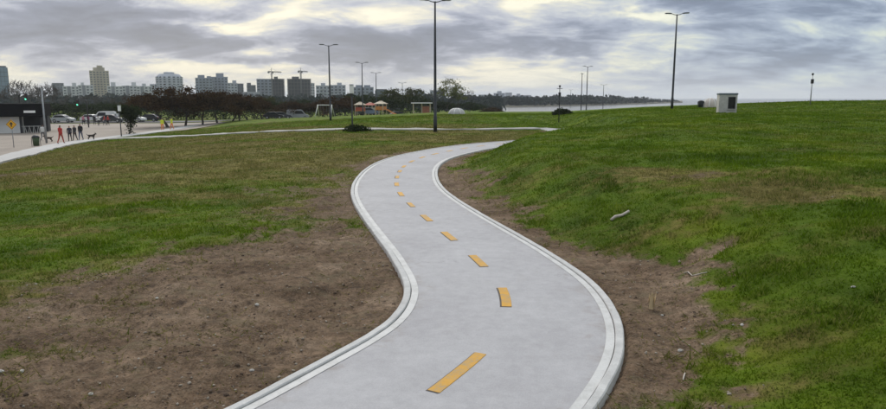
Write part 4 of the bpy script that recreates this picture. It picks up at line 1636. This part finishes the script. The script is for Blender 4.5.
def building(px0, px1, top, dist, mat, label, storey=3.0, bays=None, style='grid', roof=(), depth=14.0, rz=None, base=-3.0, name='apartment_building', cat='building', group=None):
    cx = (px0 + px1) / 2
    x = (cx - W_PX / 2) / F_PX * dist
    w = (px1 - px0) / F_PX * dist
    H = CAM_Z + (HORIZON - top) / F_PX * dist - base
    az = math.atan2(x, dist)
    t = empty(name, (x, dist, base), -az + (rz or 0), label, cat, group)
    dp = min(depth, max(9, w))
    yb = dp / 2
    nf = max(2, int(H / storey))
    sh = H / nf
    nb = bays or max(2, int(w / 3.6))
    bw = w / nb
    if style == 'frame':
        core = MB().box((0, yb, H / 2), (w * .55, dp * .5, H - .4)).build('core', M_INNER, t)
        for k in range(nf + 1):
            MB().box((0, yb, k * sh + .15), (w, dp, .30)).build('floor_slab', mat, t)
        cols = MB()
        for k in range(nb + 1):
            xx = -w / 2 + .35 + k * (w - .7) / nb
            for yy in (.4, yb, dp - .4):
                cols.box((xx, yy, H / 2 + .15), (.5, .5, H - .3))
        cols.build('column_grid', mat, t, kind='stuff')
        MB().box((0, dp * .42, H * .5), (w - 1.6, .2, H - .6)).build('dust_net', M_INNER, t)
        MB().box((-w * .15, yb, H + 1.5), (w * .3, dp * .4, 2.4)).build('stair_head', mat, t)
        return t, H
    if style == 'glass':
        wl = MB().box((0, yb, H / 2), (w, dp, H), bevel=.15).build('wall', mat, t)
        fins = MB()
        for k in range(nb + 1):
            fins.box((-w / 2 + k * bw, -.08, H / 2), (.18, .3, H - .5))
        for k in range(1, nf):
            fins.box((0, -.05, k * sh), (w - .1, .16, .25))
        fins.build('facade_grid', M_WIN, wl, kind='stuff')
        MB().box((0, yb, H + .6), (w * .9, dp * .9, 1.2)).build('roof_plant', M_WIN, t)
        return t, H
    if style == 'round':
        n = 18
        prof = [(w / 2, 0), (w / 2, H * .86), (w * .45, H * .93), (w * .36, H)]
        wl = MB().lathe(prof, n, (0, yb, 0), (1, .8)).build('wall', mat, t)
        wn = MB()
        for f in range(nf - 1):
            for k in range(n):
                a = 2 * math.pi * (k + .5) / n
                if math.sin(a) > .3:
                    continue
                wn.box((math.cos(a) * w / 2 * .995, yb + math.sin(a) * w / 2 * .8 * .995, sh * (f + .55)), (.35, w / n * 1.5, sh * .5), a)
        wn.build('window_rows', M_WIN, wl, kind='stuff')
        MB().lathe([(w * .2, 0), (w * .2, 2.0), (w * .12, 2.6)], 12, (0, yb, H)).build('roof_drum', mat, t)
        return t, H
    wl = MB().box((0, yb, H / 2), (w, dp, H)).build('wall', mat, t)
    wn = MB()
    bal = MB()
    for f in range(nf):
        for k in range(nb):
            xx = -w / 2 + (k + .5) * bw
            if style == 'stripe' and k % 3 == 1:
                continue
            wn.box((xx, -.03, sh * (f + .52)), (bw * .55, .16, sh * .48))
        if style == 'balcony':
            bal.box((0, -.55, sh * f + .5), (w * .42, 1.0, .9))
    for s in (-1, 1):
        for f in range(nf):
            for k in range(3):
                wn.box((s * w / 2, dp * (.22 + .28 * k), sh * (f + .52)), (.16, dp * .13, sh * .45))
    wn.build('window_rows', M_WIN, wl, kind='stuff')
    if style == 'balcony':
        bal.build('balcony_rows', mat, wl, kind='stuff')
    if style == 'stripe':
        for k in range(1, nb, 3):
            MB().box((-w / 2 + (k + .5) * bw, -.5, H / 2 + .3), (bw * .8, 1.0, H + .6)).build('stair_shaft', M_STRIPE, t)
    MB().box((0, yb, H + .4), (w + .3, dp + .3, .8)).build('parapet', mat, t)
    for (fx, fw, fh) in roof:
        MB().box((fx * w, yb, H + .8 + fh / 2), (fw * w, dp * .55, fh)).build('roof_room', mat, t)
    return t, H


M_STRIPE = wallmat('grey_stair_shaft', (.17, .18, .20))
c_white = wallmat('off_white_render', (.46, .47, .48))
c_pale = wallmat('pale_grey_render', (.36, .38, .42))
c_blue = wallmat('blue_grey_render', (.22, .25, .30))
c_beige = wallmat('beige_render', (.40, .35, .25))
c_dark = wallmat('dark_grey_render', (.085, .095, .11))
c_teal = wallmat('dark_teal_glass', (.055, .085, .095))
c_glass = pmat('blue_curtain_glass', (.16, .23, .29), .25, .12, .05)

building(-8, 14, 68, 560, c_glass, 'tall blue glass tower at the edge of the skyline', 3.6, 7, 'glass')
building(59, 69, 84, 820, c_dark, 'dark slim block left of the white slab blocks')
GS = 'white slab blocks below the beige tower'
building(69.5, 84, 87, 800, c_white, 'white slab block beside the dark slim block', style='stripe', roof=((.2, .25, 4),), group=GS)
building(84.5, 98, 86, 805, c_white, 'white slab block just left of the beige tower', style='stripe', roof=((-.2, .2, 3),), group=GS)
building(97, 114, 72, 850, c_beige, 'tall beige tower with stepped top', roof=((0, .6, 4), (0.05, .3, 6.5)), style='balcony')
building(113, 127, 87, 800, c_white, 'white slab block just right of the beige tower', style='stripe', roof=((-.1, .3, 4.5),), group=GS)
building(127.5, 141, 86.5, 810, c_white, 'white slab block behind the narrow dark tree', style='stripe', roof=((.3, .3, 4),), group=GS)
building(141.5, 156, 87, 802, c_white, 'white slab block partly covered by the broadest brown tree', style='stripe', roof=((0, .25, 3),), group=GS)
building(155, 162, 85, 830, c_pale, 'narrow pale block between the slab row and the round-topped tower')
building(161.5, 186.5, 74.5, 870, c_pale, 'pale round-topped tower above the brown trees', style='round')
building(200, 216, 79, 760, c_blue, 'blue-grey block with two roof rooms above the brown trees', roof=((-.15, .4, 3.2), (.3, .25, 2)), style='balcony')
building(215, 231, 78, 780, c_blue, 'blue-grey block with raised middle, beside its two-roomed neighbour', roof=((.05, .45, 4.2),), style='balcony')
building(231, 240.5, 84, 770, c_pale, 'pale narrow block right of the blue-grey pair', roof=((.2, .4, 3),))
building(240.5, 246.5, 84.5, 790, c_dark, 'narrow dark block attached to the pale narrow one')
building(250, 258.5, 86, 760, c_dark, 'lone dark block with slanted shoulder between the gaps', roof=((-.25, .45, 2.5),))
building(260, 274.5, 80, 780, c_blue, 'blue-grey block next to the first building site', style='balcony')
t1, H1 = building(274.5, 287, 79.5, 740, M_SLABC, 'unfinished dark concrete building with a crane, beside the blue-grey block', 3.4, 4, 'frame', name='unfinished_building')
t2, H2 = building(290, 313, 79.5, 730, M_SLABC, 'wide unfinished dark concrete building with bare floors and a crane', 3.4, 7, 'frame', name='unfinished_building')
building(313, 316.5, 84, 760, c_white, 'thin white block hugging the wide unfinished building', depth=10)
building(318, 332, 86.5, 700, c_pale, 'pale twin block standing nearer the unfinished building', style='balcony', roof=((0, .3, 2.5),))
building(332, 347, 86, 710, c_pale, 'pale twin block standing behind the nearest bank lamp', style='balcony', roof=((.1, .3, 2.5),))
building(354, 374.5, 88, 690, c_blue, 'blue-grey block behind the play towers', style='balcony', roof=((-.2, .3, 2), (.2, .3, 2)))
building(376, 388.5, 90.5, 650, c_teal, 'dark teal glass block behind the play towers', 3.4, 5, 'glass')
building(392, 401, 94, 720, c_pale, 'small pale block behind the round olive trees')
building(415.5, 425, 92.5, 680, c_blue, 'small blue-grey block between the olive trees and the tall lamp', roof=((0, .5, 2),))
building(430, 445, 91, 800, c_pale, 'pale block seen through the bare tree behind the tall lamp')
building(297, 322, 99.5, 420, c_white, 'low white building beneath the unfinished towers', 3.0, 9, depth=12)
building(50, 96, 101.5, 260, c_dark, 'long low dark block behind the bare street trees', 3.2, 12, depth=10)
GL = 'low buildings near the water beyond the lawn'
building(452, 462, 97.5, 620, c_pale, 'low pale building glimpsed right of the yellow-green trees', depth=10, group=GL)
building(463, 476, 98.5, 640, c_blue, 'low blue-grey building beside the water, right of the yellow-green trees', depth=10, group=GL)
building(400, 414, 97, 520, c_white, 'low white building behind the round olive trees', depth=10, group=GL)
building(347, 355, 95, 600, c_pale, 'small pale building between the pale twins and the blue-grey block', depth=10, group=GL)
building(246, 262, 93, 520, c_pale, 'low pale building in front of the lone dark block', depth=10, group=GL)
GF = 'far apartment blocks across the water'
building(478, 492, 95, 1350, c_pale, 'far apartment block, first in the row across the water', 3.2, 8, group=GF)
building(493, 504, 93.5, 1380, c_blue, 'far blue-grey apartment block, second in the row across the water', 3.2, 6, group=GF, roof=((0, .4, 4),))
building(504.5, 511, 93, 1400, c_pale, 'far slim apartment block, tallest in the row across the water', 3.2, 4, group=GF)
building(512, 530, 95.5, 1420, c_blue, 'far broad apartment block, last in the row across the water', 3.2, 9, group=GF, roof=((-.2, .2, 3),))
building(534, 538, 96.5, 1420, c_dark, 'far dark lone tower standing clear of the row across the water', 3.2, 3)

M_CRANE = pmat('crane_steel', (.10, .10, .10), .6, .2, .5)


def lattice(mb, a, b, w, n, r):
    a, b = Vector(a), Vector(b)
    d = (b - a).normalized()
    s = d.orthogonal().normalized()
    q = d.cross(s)
    cs = [s * w + q * w, -s * w + q * w, -s * w - q * w, s * w - q * w]
    for c in cs:
        mb.tube([a + c, b + c], r, 4)
    for i in range(n):
        p0, p1 = a.lerp(b, i / n), a.lerp(b, (i + 1) / n)
        for k in range(4):
            mb.tube([p0 + cs[k], p1 + cs[(k + 1) % 4]], r * .7, 3, False)


def crane(px, dist, top, rz, label, base):
    x = (px - W_PX / 2) / F_PX * dist
    H = CAM_Z + (HORIZON - top) / F_PX * dist - base
    t = empty('tower_crane', (x, dist - 3.2, base), rz, label, 'crane', 'tower cranes over the building sites')
    m = MB()
    lattice(m, (0, 0, 0), (0, 0, H - 3), .55, 18, .16)
    m.build('mast', M_CRANE, t)
    j = MB()
    lattice(j, (0, 0, H - 2.4), (24, 0, H - 2.0), .4, 14, .12)
    j.build('jib', M_CRANE, t)
    c = MB()
    lattice(c, (0, 0, H - 2.4), (-8, 0, H - 2.4), .4, 5, .12)
    c.build('counter_jib', M_CRANE, t)
    MB().box((-7, 0, H - 3.4), (2.2, 1.2, 1.6)).build('counterweight', M_SLABC, t)
    MB().box((.9, -.9, H - 3.4), (1.4, 1.4, 1.7)).build('cab', M_CRANE, t)
    a = MB()
    a.tube([(-.5, 0, H - 2.4), (0, 0, H + 1.6), (.5, 0, H - 2.4)], .14, 4).tube([(0, 0, H + 1.5), (17, 0, H - 1.8)], .07, 4).tube([(0, 0, H + 1.5), (-7, 0, H - 2.0)], .07, 4)
    a.build('apex', M_CRANE, t)


crane(275.5, 735, 70.5, R(78), 'tower crane standing over the narrower unfinished building', -3)
crane(304, 725, 70, R(84), 'tower crane standing over the wide unfinished building', -3)


# ------------------------------------------------------------------ far shore
def far_shore():
    # a low spit of land with a wood that reads as one mass
    az = np.linspace(.02, .36, 60)
    dist = np.interp(az, [.02, .12, .22, .30, .36], [430, 470, 560, 700, 900])
    vs, fs = [], []
    for a, d in zip(az, dist):
        for k, (dd, zz) in enumerate(((0, SEA_Z - 1), (6, SEA_Z + .8), (40, SEA_Z + 1.6), (260, SEA_Z + 2), (400, SEA_Z - 1))):
            vs.append((a * (d + dd), d + dd, zz))
    for i in range(len(az) - 1):
        for k in range(4):
            fs.append((i * 5 + k, (i + 1) * 5 + k, (i + 1) * 5 + k + 1, i * 5 + k + 1))
    o = mesh_obj('far_shore', vs, fs, pmat('far_shore_soil', (.12, .11, .08), .95, .3, .02))
    fix_normals(o)
    tag(o, 'low far bank of the river with dark woods', None, None, 'structure')
    rg = np.random.default_rng(5)
    V, Fc = [], []
    n = 0
    for k in range(520):
        a = .02 + .335 * rg.random()
        d = np.interp(a, [.02, .12, .22, .30, .36], [430, 470, 560, 700, 900]) + 14 + 120 * rg.random() ** 1.5
        hgt = np.interp(a, [.02, .10, .2, .28, .33, .36], [6.5, 6.0, 7.2, 7.0, 4.0, 2.0]) * (.7 + .5 * rg.random())
        c = np.array([a * d, d, SEA_Z + 1.2])
        m = 26
        q = rg.normal(0, 1, (m, 3))
        q /= np.linalg.norm(q, axis=1)[:, None]
        q[:, 2] = np.abs(q[:, 2]) * 1.0
        p = c + q * (.55 + .45 * rg.random((m, 1))) * np.array([hgt * .62, hgt * .62, hgt])
        for pt in p:
            s = hgt * .16 * (.6 + .8 * rg.random())
            u = rg.normal(0, 1, 3)
            u /= np.linalg.norm(u)
            w = np.cross(u, rg.normal(0, 1, 3))
            w /= np.linalg.norm(w)
            V += [pt - u * s, pt + w * s, pt + u * s, pt - w * s]
            Fc.append((n, n + 1, n + 2, n + 3))
            n += 4
    me = big_mesh('far_wood', np.array(V), np.array(Fc), 4)
    o = link_mesh('far_wood', me, M_BLUEWOOD)
    tag(o, 'dark blue-green wood along the far river bank', 'wood', None, 'stuff')


far_shore()


def city_green():
    """dark mass of far street greenery at the feet of the towers"""
    rg = np.random.default_rng(9)
    V, Fc = [], []
    n = 0
    for k in range(650):
        a = -.70 + .78 * rg.random()
        d = 230 + 280 * rg.random()
        hgt = (4.5 + 3.5 * rg.random()) * (d / 400) ** .6
        c = np.array([a * d, d, -2.6])
        m = 22
        q = rg.normal(0, 1, (m, 3))
        q /= np.linalg.norm(q, axis=1)[:, None]
        q[:, 2] = np.abs(q[:, 2])
        p = c + q * (.5 + .5 * rg.random((m, 1))) * np.array([hgt * .8, hgt * .8, hgt])
        s = hgt * .17 * (.6 + .8 * rg.random((m, 1)))
        u = rg.normal(0, 1, (m, 3))
        u /= np.linalg.norm(u, axis=1)[:, None]
        w = np.cross(u, rg.normal(0, 1, (m, 3)))
        w /= np.linalg.norm(w, axis=1)[:, None]
        V.append(np.stack([p - u * s, p + w * s, p + u * s, p - w * s], 1).reshape(-1, 3))
        n += 4 * m
    me = big_mesh('street_greenery', np.vstack(V), np.arange(n).reshape(-1, 4), 4)
    o = link_mesh('street_greenery', me, M_BLUEWOOD)
    tag(o, 'dark mass of far trees at the feet of the towers', 'wood', None, 'stuff')


city_green()
# ------------------------------------------------------------------ cars
M_TYRE = pmat('tyre_rubber', (.015, .015, .016), .8, .2, 6)
M_CARGLASS = pmat('car_glass', (.02, .025, .03), .12, .1, 4)
M_RIM = pmat('wheel_rim', (.45, .45, .46), .35, .1, 4, metal=.7)
M_LAMPW = pmat('headlight_lens', (.75, .75, .72), .2, .05, 4)
M_LAMPR = pmat('tail_light_lens', (.45, .02, .02), .3, .05, 4)


def car(px, dist, rz, mat, label, kind='car'):
    p = at(px, dist)
    if -8 < dist - 135 < 9:
        p.z += .12
    else:
        p.z += .03
    t = empty('parked_car' if kind == 'car' else 'parked_van', p, rz, label, kind, 'vehicles beyond the square')
    if kind == 'car':
        L, W, H = 4.2, 1.72, 1.46
        low = [(-2.1, .30), (-2.1, .78), (-1.98, .92), (-1.3, .97), (1.0, .96), (1.85, .80), (2.08, .66), (2.1, .30)]
        cab = [(-1.75, .95), (-1.25, 1.40), (-.9, 1.46), (.15, 1.46), (.45, 1.38), (1.1, .95)]
        glass = [(-1.55, .98), (-1.13, 1.36), (.30, 1.36), (.88, .98)]
        wx = (-1.28, 1.30)
    else:
        L, W, H = 4.9, 1.85, 2.05
        low = [(-2.45, .32), (-2.45, 1.0), (-2.4, 1.1), (1.5, 1.1), (2.3, .92), (2.45, .7), (2.45, .32)]
        cab = [(-2.42, 1.08), (-2.36, 1.9), (-2.2, 2.05), (.7, 2.05), (1.0, 1.95), (1.75, 1.08)]
        glass = [(-.5, 1.14), (-.5, 1.82), (.85, 1.82), (1.4, 1.14)]
        wx = (-1.5, 1.55)
    MB().prism(low[::-1], -W / 2, W / 2).build('body', mat, t)
    cb = MB().prism(cab[::-1], -W / 2 + .1, W / 2 - .1).build('cabin', mat, t)
    for s in (-1, 1):
        y = s * (W / 2 - .1)
        MB().prism(glass[::-1], y - .012, y + .012).build('side_window', M_CARGLASS, cb)
    fx0, fz0, fx1, fz1 = cab[-2][0], cab[-2][1], cab[-1][0], cab[-1][1]
    n = Vector((fz0 - fz1, 0, fx1 - fx0)).normalized() * .012
    a, b = Vector((fx0, 0, fz0)).lerp(Vector((fx1, 0, fz1)), .08) + n, Vector((fx0, 0, fz0)).lerp(Vector((fx1, 0, fz1)), .92) + n
    hw = W / 2 - .2
    mesh_obj('windscreen', [(a.x, -hw, a.z), (a.x, hw, a.z), (b.x, hw, b.z), (b.x, -hw, b.z)], [(0, 1, 2, 3)], M_CARGLASS, cb)
    for x in wx:
        for s in (-1, 1):
            w = MB().tube([(x, s * (W / 2 - .2), .32), (x, s * (W / 2 + .01), .32)], .32, 14).build('wheel', M_TYRE, t)
            MB().tube([(x, s * (W / 2 + .011), .32), (x, s * (W / 2 + .02), .32)], .19, 10).build('rim', M_RIM, w)
    for s in (-1, 1):
        MB().box((L / 2 - .06, s * W * .36, .68), (.14, .32, .15)).build('headlight', M_LAMPW, t)
        MB().box((-L / 2 + .02, s * W * .40, .80), (.08, .22, .18)).build('tail_light', M_LAMPR, t)


def paint(name, c):
    return pmat(name, c, .3, .04, 1, spec=.5)


car(66, 131, R(4), paint('paint_silver', (.45, .46, .47)), 'silver car on the road behind the walking group')
car(95, 134, R(2), paint('paint_white', (.68, .68, .66)), 'white car on the road below the beige tower')
car(115, 130, R(3), paint('paint_dark', (.04, .042, .05)), 'dark car on the road near the white lantern')
car(137, 133, R(0), paint('paint_white', (.68, .68, .66)), 'white car on the road left of the broadest brown tree')
car(151, 136, R(184), paint('paint_black', (.015, .015, .017)), 'black car on the road under the broadest brown tree')
car(108, 137, R(182), paint('paint_white', (.68, .68, .66)), 'white van on the road under the bare trees', 'van')
car(275, 141, R(10), paint('paint_black', (.015, .015, .017)), 'black car parked beyond the far lawn under the olive tree')
car(283, 143, R(14), paint('paint_dark', (.04, .042, .05)), 'dark car parked beside the black one beyond the far lawn')
car(299, 147, R(12), paint('paint_grey', (.30, .31, .32)), 'grey van parked beyond the far lawn', 'van')
car(369, 128, R(20), paint('paint_blue', (.16, .20, .28)), 'blue-grey car parked among the play towers')
car(399, 150, R(16), paint('paint_dark', (.04, .042, .05)), 'dark car parked left of the open shelter')


# ------------------------------------------------------------------ people
SKIN = pmat('skin', (.42, .26, .19), .6, .06, 8)
HAIR = pmat('dark_hair', (.02, .015, .012), .7, .2, 20)
SHOE = pmat('dark_shoes', (.03, .03, .03), .7, .2, 8)


def cloth(name, c):
    return pmat('cloth_' + name, c, .9, .15, 6)


def person(px, dist, h, rz, top, legs, label, stride=.22, swing=.16, group=None, elbow=.1, name='person'):
    """one continuous skinned body; top / leg / skin colours follow the garment edges"""
    p = at(px, dist)
    s = h / 1.72
    V = [(0, 0, .95), (0, 0, 1.12), (0, .01, 1.30), (0, .01, 1.43), (0, .0, 1.52), (0, -.015, 1.60), (0, -.01, 1.71)]
    rad = [(.150, .115), (.145, .105), (.175, .115), (.11, .085), (.052, .055), (.082, .098), (.058, .07)]
    E = [(0, 1), (1, 2), (2, 3), (3, 4), (4, 5), (5, 6)]

    def chain(root, pts, rads):
        k = root
        for q, r in zip(pts, rads):
            V.append(q)
            rad.append((r, r))
            E.append((k, len(V) - 1))
            k = len(V) - 1

    for sd, ph in ((-1, 1), (1, -1)):
        f = ph * stride
        chain(0, [(sd * .10, -.01, .86), (sd * .105, -f * .45 - .02, .48), (sd * .105, -f * .9 + (.10 if f < 0 else .0), .09), (sd * .115, -f * .9 - .14 + (.08 if f < 0 else 0), .035)],
              [.092, .062, .046, .038])
        g = -ph * swing
        chain(3, [(sd * .185, 0, 1.41), (sd * .235, -g * .5 + .01, 1.14), (sd * .245, -g - elbow, .91), (sd * .24, -g - elbow - .03, .80)],
              [.062, .045, .034, .036])
    me = bpy.data.meshes.new('person_cage')
    me.from_pydata(V, E, [])
    ob = bpy.data.objects.new('person_cage', me)
    COL.objects.link(ob)
    sk = ob.modifiers.new('skin', 'SKIN')
    for i, sv in enumerate(me.skin_vertices[0].data):
        sv.radius = rad[i]
        sv.use_root = i == 0
    ss = ob.modifiers.new('sub', 'SUBSURF')
    ss.levels = ss.render_levels = 2
    dg = bpy.context.evaluated_depsgraph_get()
    body = bpy.data.meshes.new_from_object(ob.evaluated_get(dg))
    bpy.data.objects.remove(ob)
    body.materials.clear()
    for m in (top, legs, SKIN, HAIR, SHOE):
        body.materials.append(m)
    for pl in body.polygons:
        c = pl.center
        hand = abs(c.x) > .19 and c.z < .90
        if c.z > 1.49:
            k = 3 if (c.z > 1.66 or c.y > .035) else 2
        elif hand:
            k = 2
        elif c.z > .93 or (abs(c.x) > .2 and c.z > .85):
            k = 0
        elif c.z > .085:
            k = 1
        else:
            k = 4
        pl.material_index = k
        pl.use_smooth = True
    zmin = min(v.co.z for v in body.vertices)
    o = bpy.data.objects.new(name, body)
    COL.objects.link(o)
    o.scale = (s, s, s)
    o.location = (p.x, p.y, p.z - zmin * s + PAVE(p.x, p.y))
    o.rotation_euler = (0, 0, rz)
    tag(o, label, 'person', group)
    # nose and ears as small face parts
    fa = MB()
    fa.box((0, -.115, 1.60), (.028, .04, .045)).box((-.083, -.01, 1.60), (.014, .04, .06)).box((.083, -.01, 1.60), (.014, .04, .06))
    f = fa.build('face', SKIN, o)
    return o


def PAVE(x, y):
    if 8 < y < 124 and x < np.interp(y, PLAZA_Y, PLAZA_X):
        return .06
    d = np.hypot(WALK[:, 0] - x, WALK[:, 1] - y).min()
    return .10 if d < 1.3 else 0.0


GP = 'people walking on the square'
person(62, 63.5, 1.76, R(170), cloth('red', (.42, .045, .035)), cloth('rust_red', (.34, .06, .04)), 'person all in red walking on the sidewalk', .26, group=GP)
person(71.2, 69, 1.62, R(20), cloth('navy', (.03, .032, .05)), cloth('black', (.018, .018, .02)), 'person in navy top, nearest of the dark-clad trio to the person in red', .2, group=GP)
person(76.3, 70, 1.64, R(-10), cloth('charcoal', (.05, .05, .055)), cloth('black', (.018, .018, .02)), 'person in charcoal top, middle of the dark-clad trio', .18, group=GP)
person(82.2, 69.5, 1.72, R(8), cloth('black', (.018, .018, .02)), cloth('denim', (.06, .08, .13)), 'person in black top and jeans, last of the dark-clad trio', .22, group=GP)
person(44.5, 72, 1.68, R(190), cloth('white', (.6, .6, .58)), cloth('grey', (.12, .12, .13)), 'person in white top by the pale utility pole', .2, group=GP)
HV, OR = cloth('hi_vis_yellow', (.62, .68, .05)), cloth('work_orange', (.70, .20, .04))
person(164, 93, 1.68, R(15), HV, OR, 'worker in yellow vest and orange trousers, nearer the narrow dark tree', .16, group='workers in yellow and orange')
person(173.5, 94, 1.70, R(-30), HV, OR, 'worker in yellow vest and orange trousers, nearer the brown tree trunks', .18, group='workers in yellow and orange')
GC = 'people at the far side of the square'
for px, dist, rz, c, l, lab in [
        (86, 116, 0, ('pink', (.48, .20, .26)), 'black', 'person in pink top at the far side of the square'),
        (91, 118, 180, ('magenta', (.40, .08, .20)), 'grey', 'person in magenta top at the far side of the square'),
        (101, 112, 30, ('white', (.6, .6, .58)), 'black', 'person in white top before the parked van'),
        (107, 114, -60, ('red', (.42, .045, .035)), 'grey', 'person in red top and grey trousers before the parked van'),
        (110.5, 115, 100, ('red', (.42, .045, .035)), 'black', 'person in red top and black trousers before the parked van'),
        (97, 117, 200, ('black', (.018, .018, .02)), 'black', 'person all in black at the far side of the square')]:
    lm = cloth('black', (.018, .018, .02)) if l == 'black' else cloth('grey', (.12, .12, .13))
    person(px, dist, 1.68, R(rz), cloth(*c), lm, lab, .18, group=GC)


# ------------------------------------------------------------------ dogs
def dog(px, dist, rz, mat, label):
    p = at(px, dist)
    V = [(0, 0, .42), (.22, 0, .43), (-.22, 0, .44), (.34, 0, .55), (.44, 0, .62), (.56, 0, .59), (-.36, 0, .50), (-.48, 0, .62)]
    rad = [.115, .125, .10, .07, .075, .038, .03, .015]
    E = [(0, 1), (0, 2), (1, 3), (3, 4), (4, 5), (2, 6), (6, 7)]
    for sd in (-1, 1):
        for root, x in ((1, .22), (2, -.22)):
            k = root
            if root == 1:
                pts = [(x + .02, sd * .07, .30), (x, sd * .075, .16), (x + .02, sd * .075, .03)]
            else:
                pts = [(x + .05, sd * .07, .29), (x - .09, sd * .075, .17), (x - .04, sd * .075, .03)]
            for q, r in zip(pts, (.06, .035, .03)):
                V.append(q)
                rad.append(r)
                E.append((k, len(V) - 1))
                k = len(V) - 1
    me = bpy.data.meshes.new('dog_cage')
    me.from_pydata(V, E, [])
    ob = bpy.data.objects.new('dog_cage', me)
    COL.objects.link(ob)
    ob.modifiers.new('skin', 'SKIN')
    for i, sv in enumerate(me.skin_vertices[0].data):
        sv.radius = (rad[i], rad[i])
        sv.use_root = i == 0
    ss = ob.modifiers.new('sub', 'SUBSURF')
    ss.levels = ss.render_levels = 2
    dg = bpy.context.evaluated_depsgraph_get()
    body = bpy.data.meshes.new_from_object(ob.evaluated_get(dg))
    bpy.data.objects.remove(ob)
    body.materials.clear()
    body.materials.append(mat)
    body.polygons.foreach_set('use_smooth', [True] * len(body.polygons))
    zmin = min(v.co.z for v in body.vertices)
    o = bpy.data.objects.new('dog', body)
    COL.objects.link(o)
    o.location = (p.x, p.y, p.z - zmin + PAVE(p.x, p.y))
    o.rotation_euler = (0, 0, rz)
    tag(o, label, 'dog', 'dogs on the square')
    e = MB()
    for sd in (-1, 1):
        e.add([(.41, sd * .04, .68), (.45, sd * .075, .67), (.42, sd * .08, .60), (.40, sd * .06, .78)], [(0, 1, 3), (1, 2, 3), (2, 0, 3), (0, 2, 1)])
    e.build('ears', mat, o)


M_DOG = pmat('dark_dog_fur', (.03, .024, .02), .9, .3, 10)
dog(92.5, 70, R(10), M_DOG, 'dark dog trotting beside the dark-clad trio')
dog(50, 69, R(190), pmat('brown_dog_fur', (.07, .05, .04), .9, .3, 10), 'brown dog between the utility pole and the person in red')


# ------------------------------------------------------------------ stones, litter and sticks near the path
M_STONE = pmat('pale_stone', (.40, .38, .34), .85, .18, 14, bump=.5)
M_PAPER = pmat('white_litter', (.66, .68, .70), .7, .08, 10)


def stone(px, py, w, label, seed, mat=None, flat=.6):
    p = hit(px, py)
    rg = random.Random(seed)
    bm = bmesh.new()
    bmesh.ops.create_icosphere(bm, subdivisions=2, radius=w / 2)
    off = Vector((rg.random() * 9, rg.random() * 9, 0))
    for v in bm.verts:
        n = v.co.normalized()
        k = .75 + .55 * float(fbm(n.x * 1.6 + off.x + n.z, n.y * 1.6 + off.y + n.z * .7, 3, seed))
        v.co = Vector((v.co.x * k * 1.15, v.co.y * k * .85, v.co.z * k * flat))
    me = bpy.data.meshes.new('stone')
    bm.to_mesh(me)
    bm.free()
    o = link_mesh('stone', me, mat or M_STONE)
    o.location = p + Vector((0, 0, w * .10))
    o.rotation_euler = (rg.uniform(-.2, .2), rg.uniform(-.2, .2), rg.random() * 6)
    tag(o, label, 'stone', 'pale stones lying by the path')


for k, (px, py, w, lab) in enumerate([
        (742, 326, .055, 'rounded whitish stone sunk in the grass beside the bare soil'),
        (853, 288, .05, 'small white stone alone in the green grass of the mound'),
        (680, 352, .06, 'flat pale stone on the bare soil outside the widest bend'),
        (662, 316, .05, 'grey-white stone on the bare soil near the dry straw tuft'),
        (257, 306, .07, 'biggest pale stone on the brown soil by the inner bend'),
        (91, 395, .055, 'pale stone on the brown soil far from the kerb, among pebbles'),
        (22, 373, .05, 'pale stone near the grass edge of the brown soil'),
        (252, 372, .05, 'small pale stone on the brown soil close to the kerb'),
        (157, 299, .05, 'pale stone in the middle of the brown soil patch'),
        (1, 373, .06, 'pale stone farthest out on the brown soil beside the grass')]):
    stone(px, py, w * .8, lab, 100 + k)


def stick(pix, rad, label, mat, name='stick'):
    pts = [hit(*q) + Vector((0, 0, rad * (1.0 + .8 * (i % 2)))) for i, q in enumerate(pix)]
    c = pts[0]
    o = MB().tube([q - c for q in pts], [rad * (1 - .3 * abs(i / (len(pts) - 1) - .3)) for i in range(len(pts))], 7).build(name, mat, None, True)
    o.location = c
    tag(o, label, name.replace('_', ' '))


M_STICK = pmat('bleached_wood', (.47, .42, .36), .85, .2, 12)
stick([(611, 221.5), (615, 219.5), (622, 217), (629, 214)], .028, 'bleached branch lying on the green slope of the mound', M_STICK)
stick([(684, 274), (688, 273), (692, 276.5), (696, 276), (701, 274), (707, 273.5)], .007, 'crooked pale root poking from the eroded soil', M_STICK, 'root')
stick([(683, 381), (684, 377.5), (685, 374)], .007, 'short pale twig on the bare soil outside the widest bend', M_STICK, 'twig')
# ------------------------------------------------------------------ air
def build_haze():
    m = bpy.data.materials.new('haze_air')
    m.use_nodes = True
    g = NT(m.node_tree)
    out = g.n('ShaderNodeOutputMaterial')
    v = g.n('ShaderNodeVolumePrincipled')
    v.inputs['Color'].default_value = (.86, .90, .96, 1)
    v.inputs['Density'].default_value = .00017
    v.inputs['Anisotropy'].default_value = .2
    g.link(v.outputs[0], out.inputs['Volume'])
    b = MB().box((0, 5400, 33), (18400, 11600, 92))
    o = b.build('haze', m)
    tag(o, 'thin pale haze in the air over the park', 'haze', None, 'stuff')


build_haze()
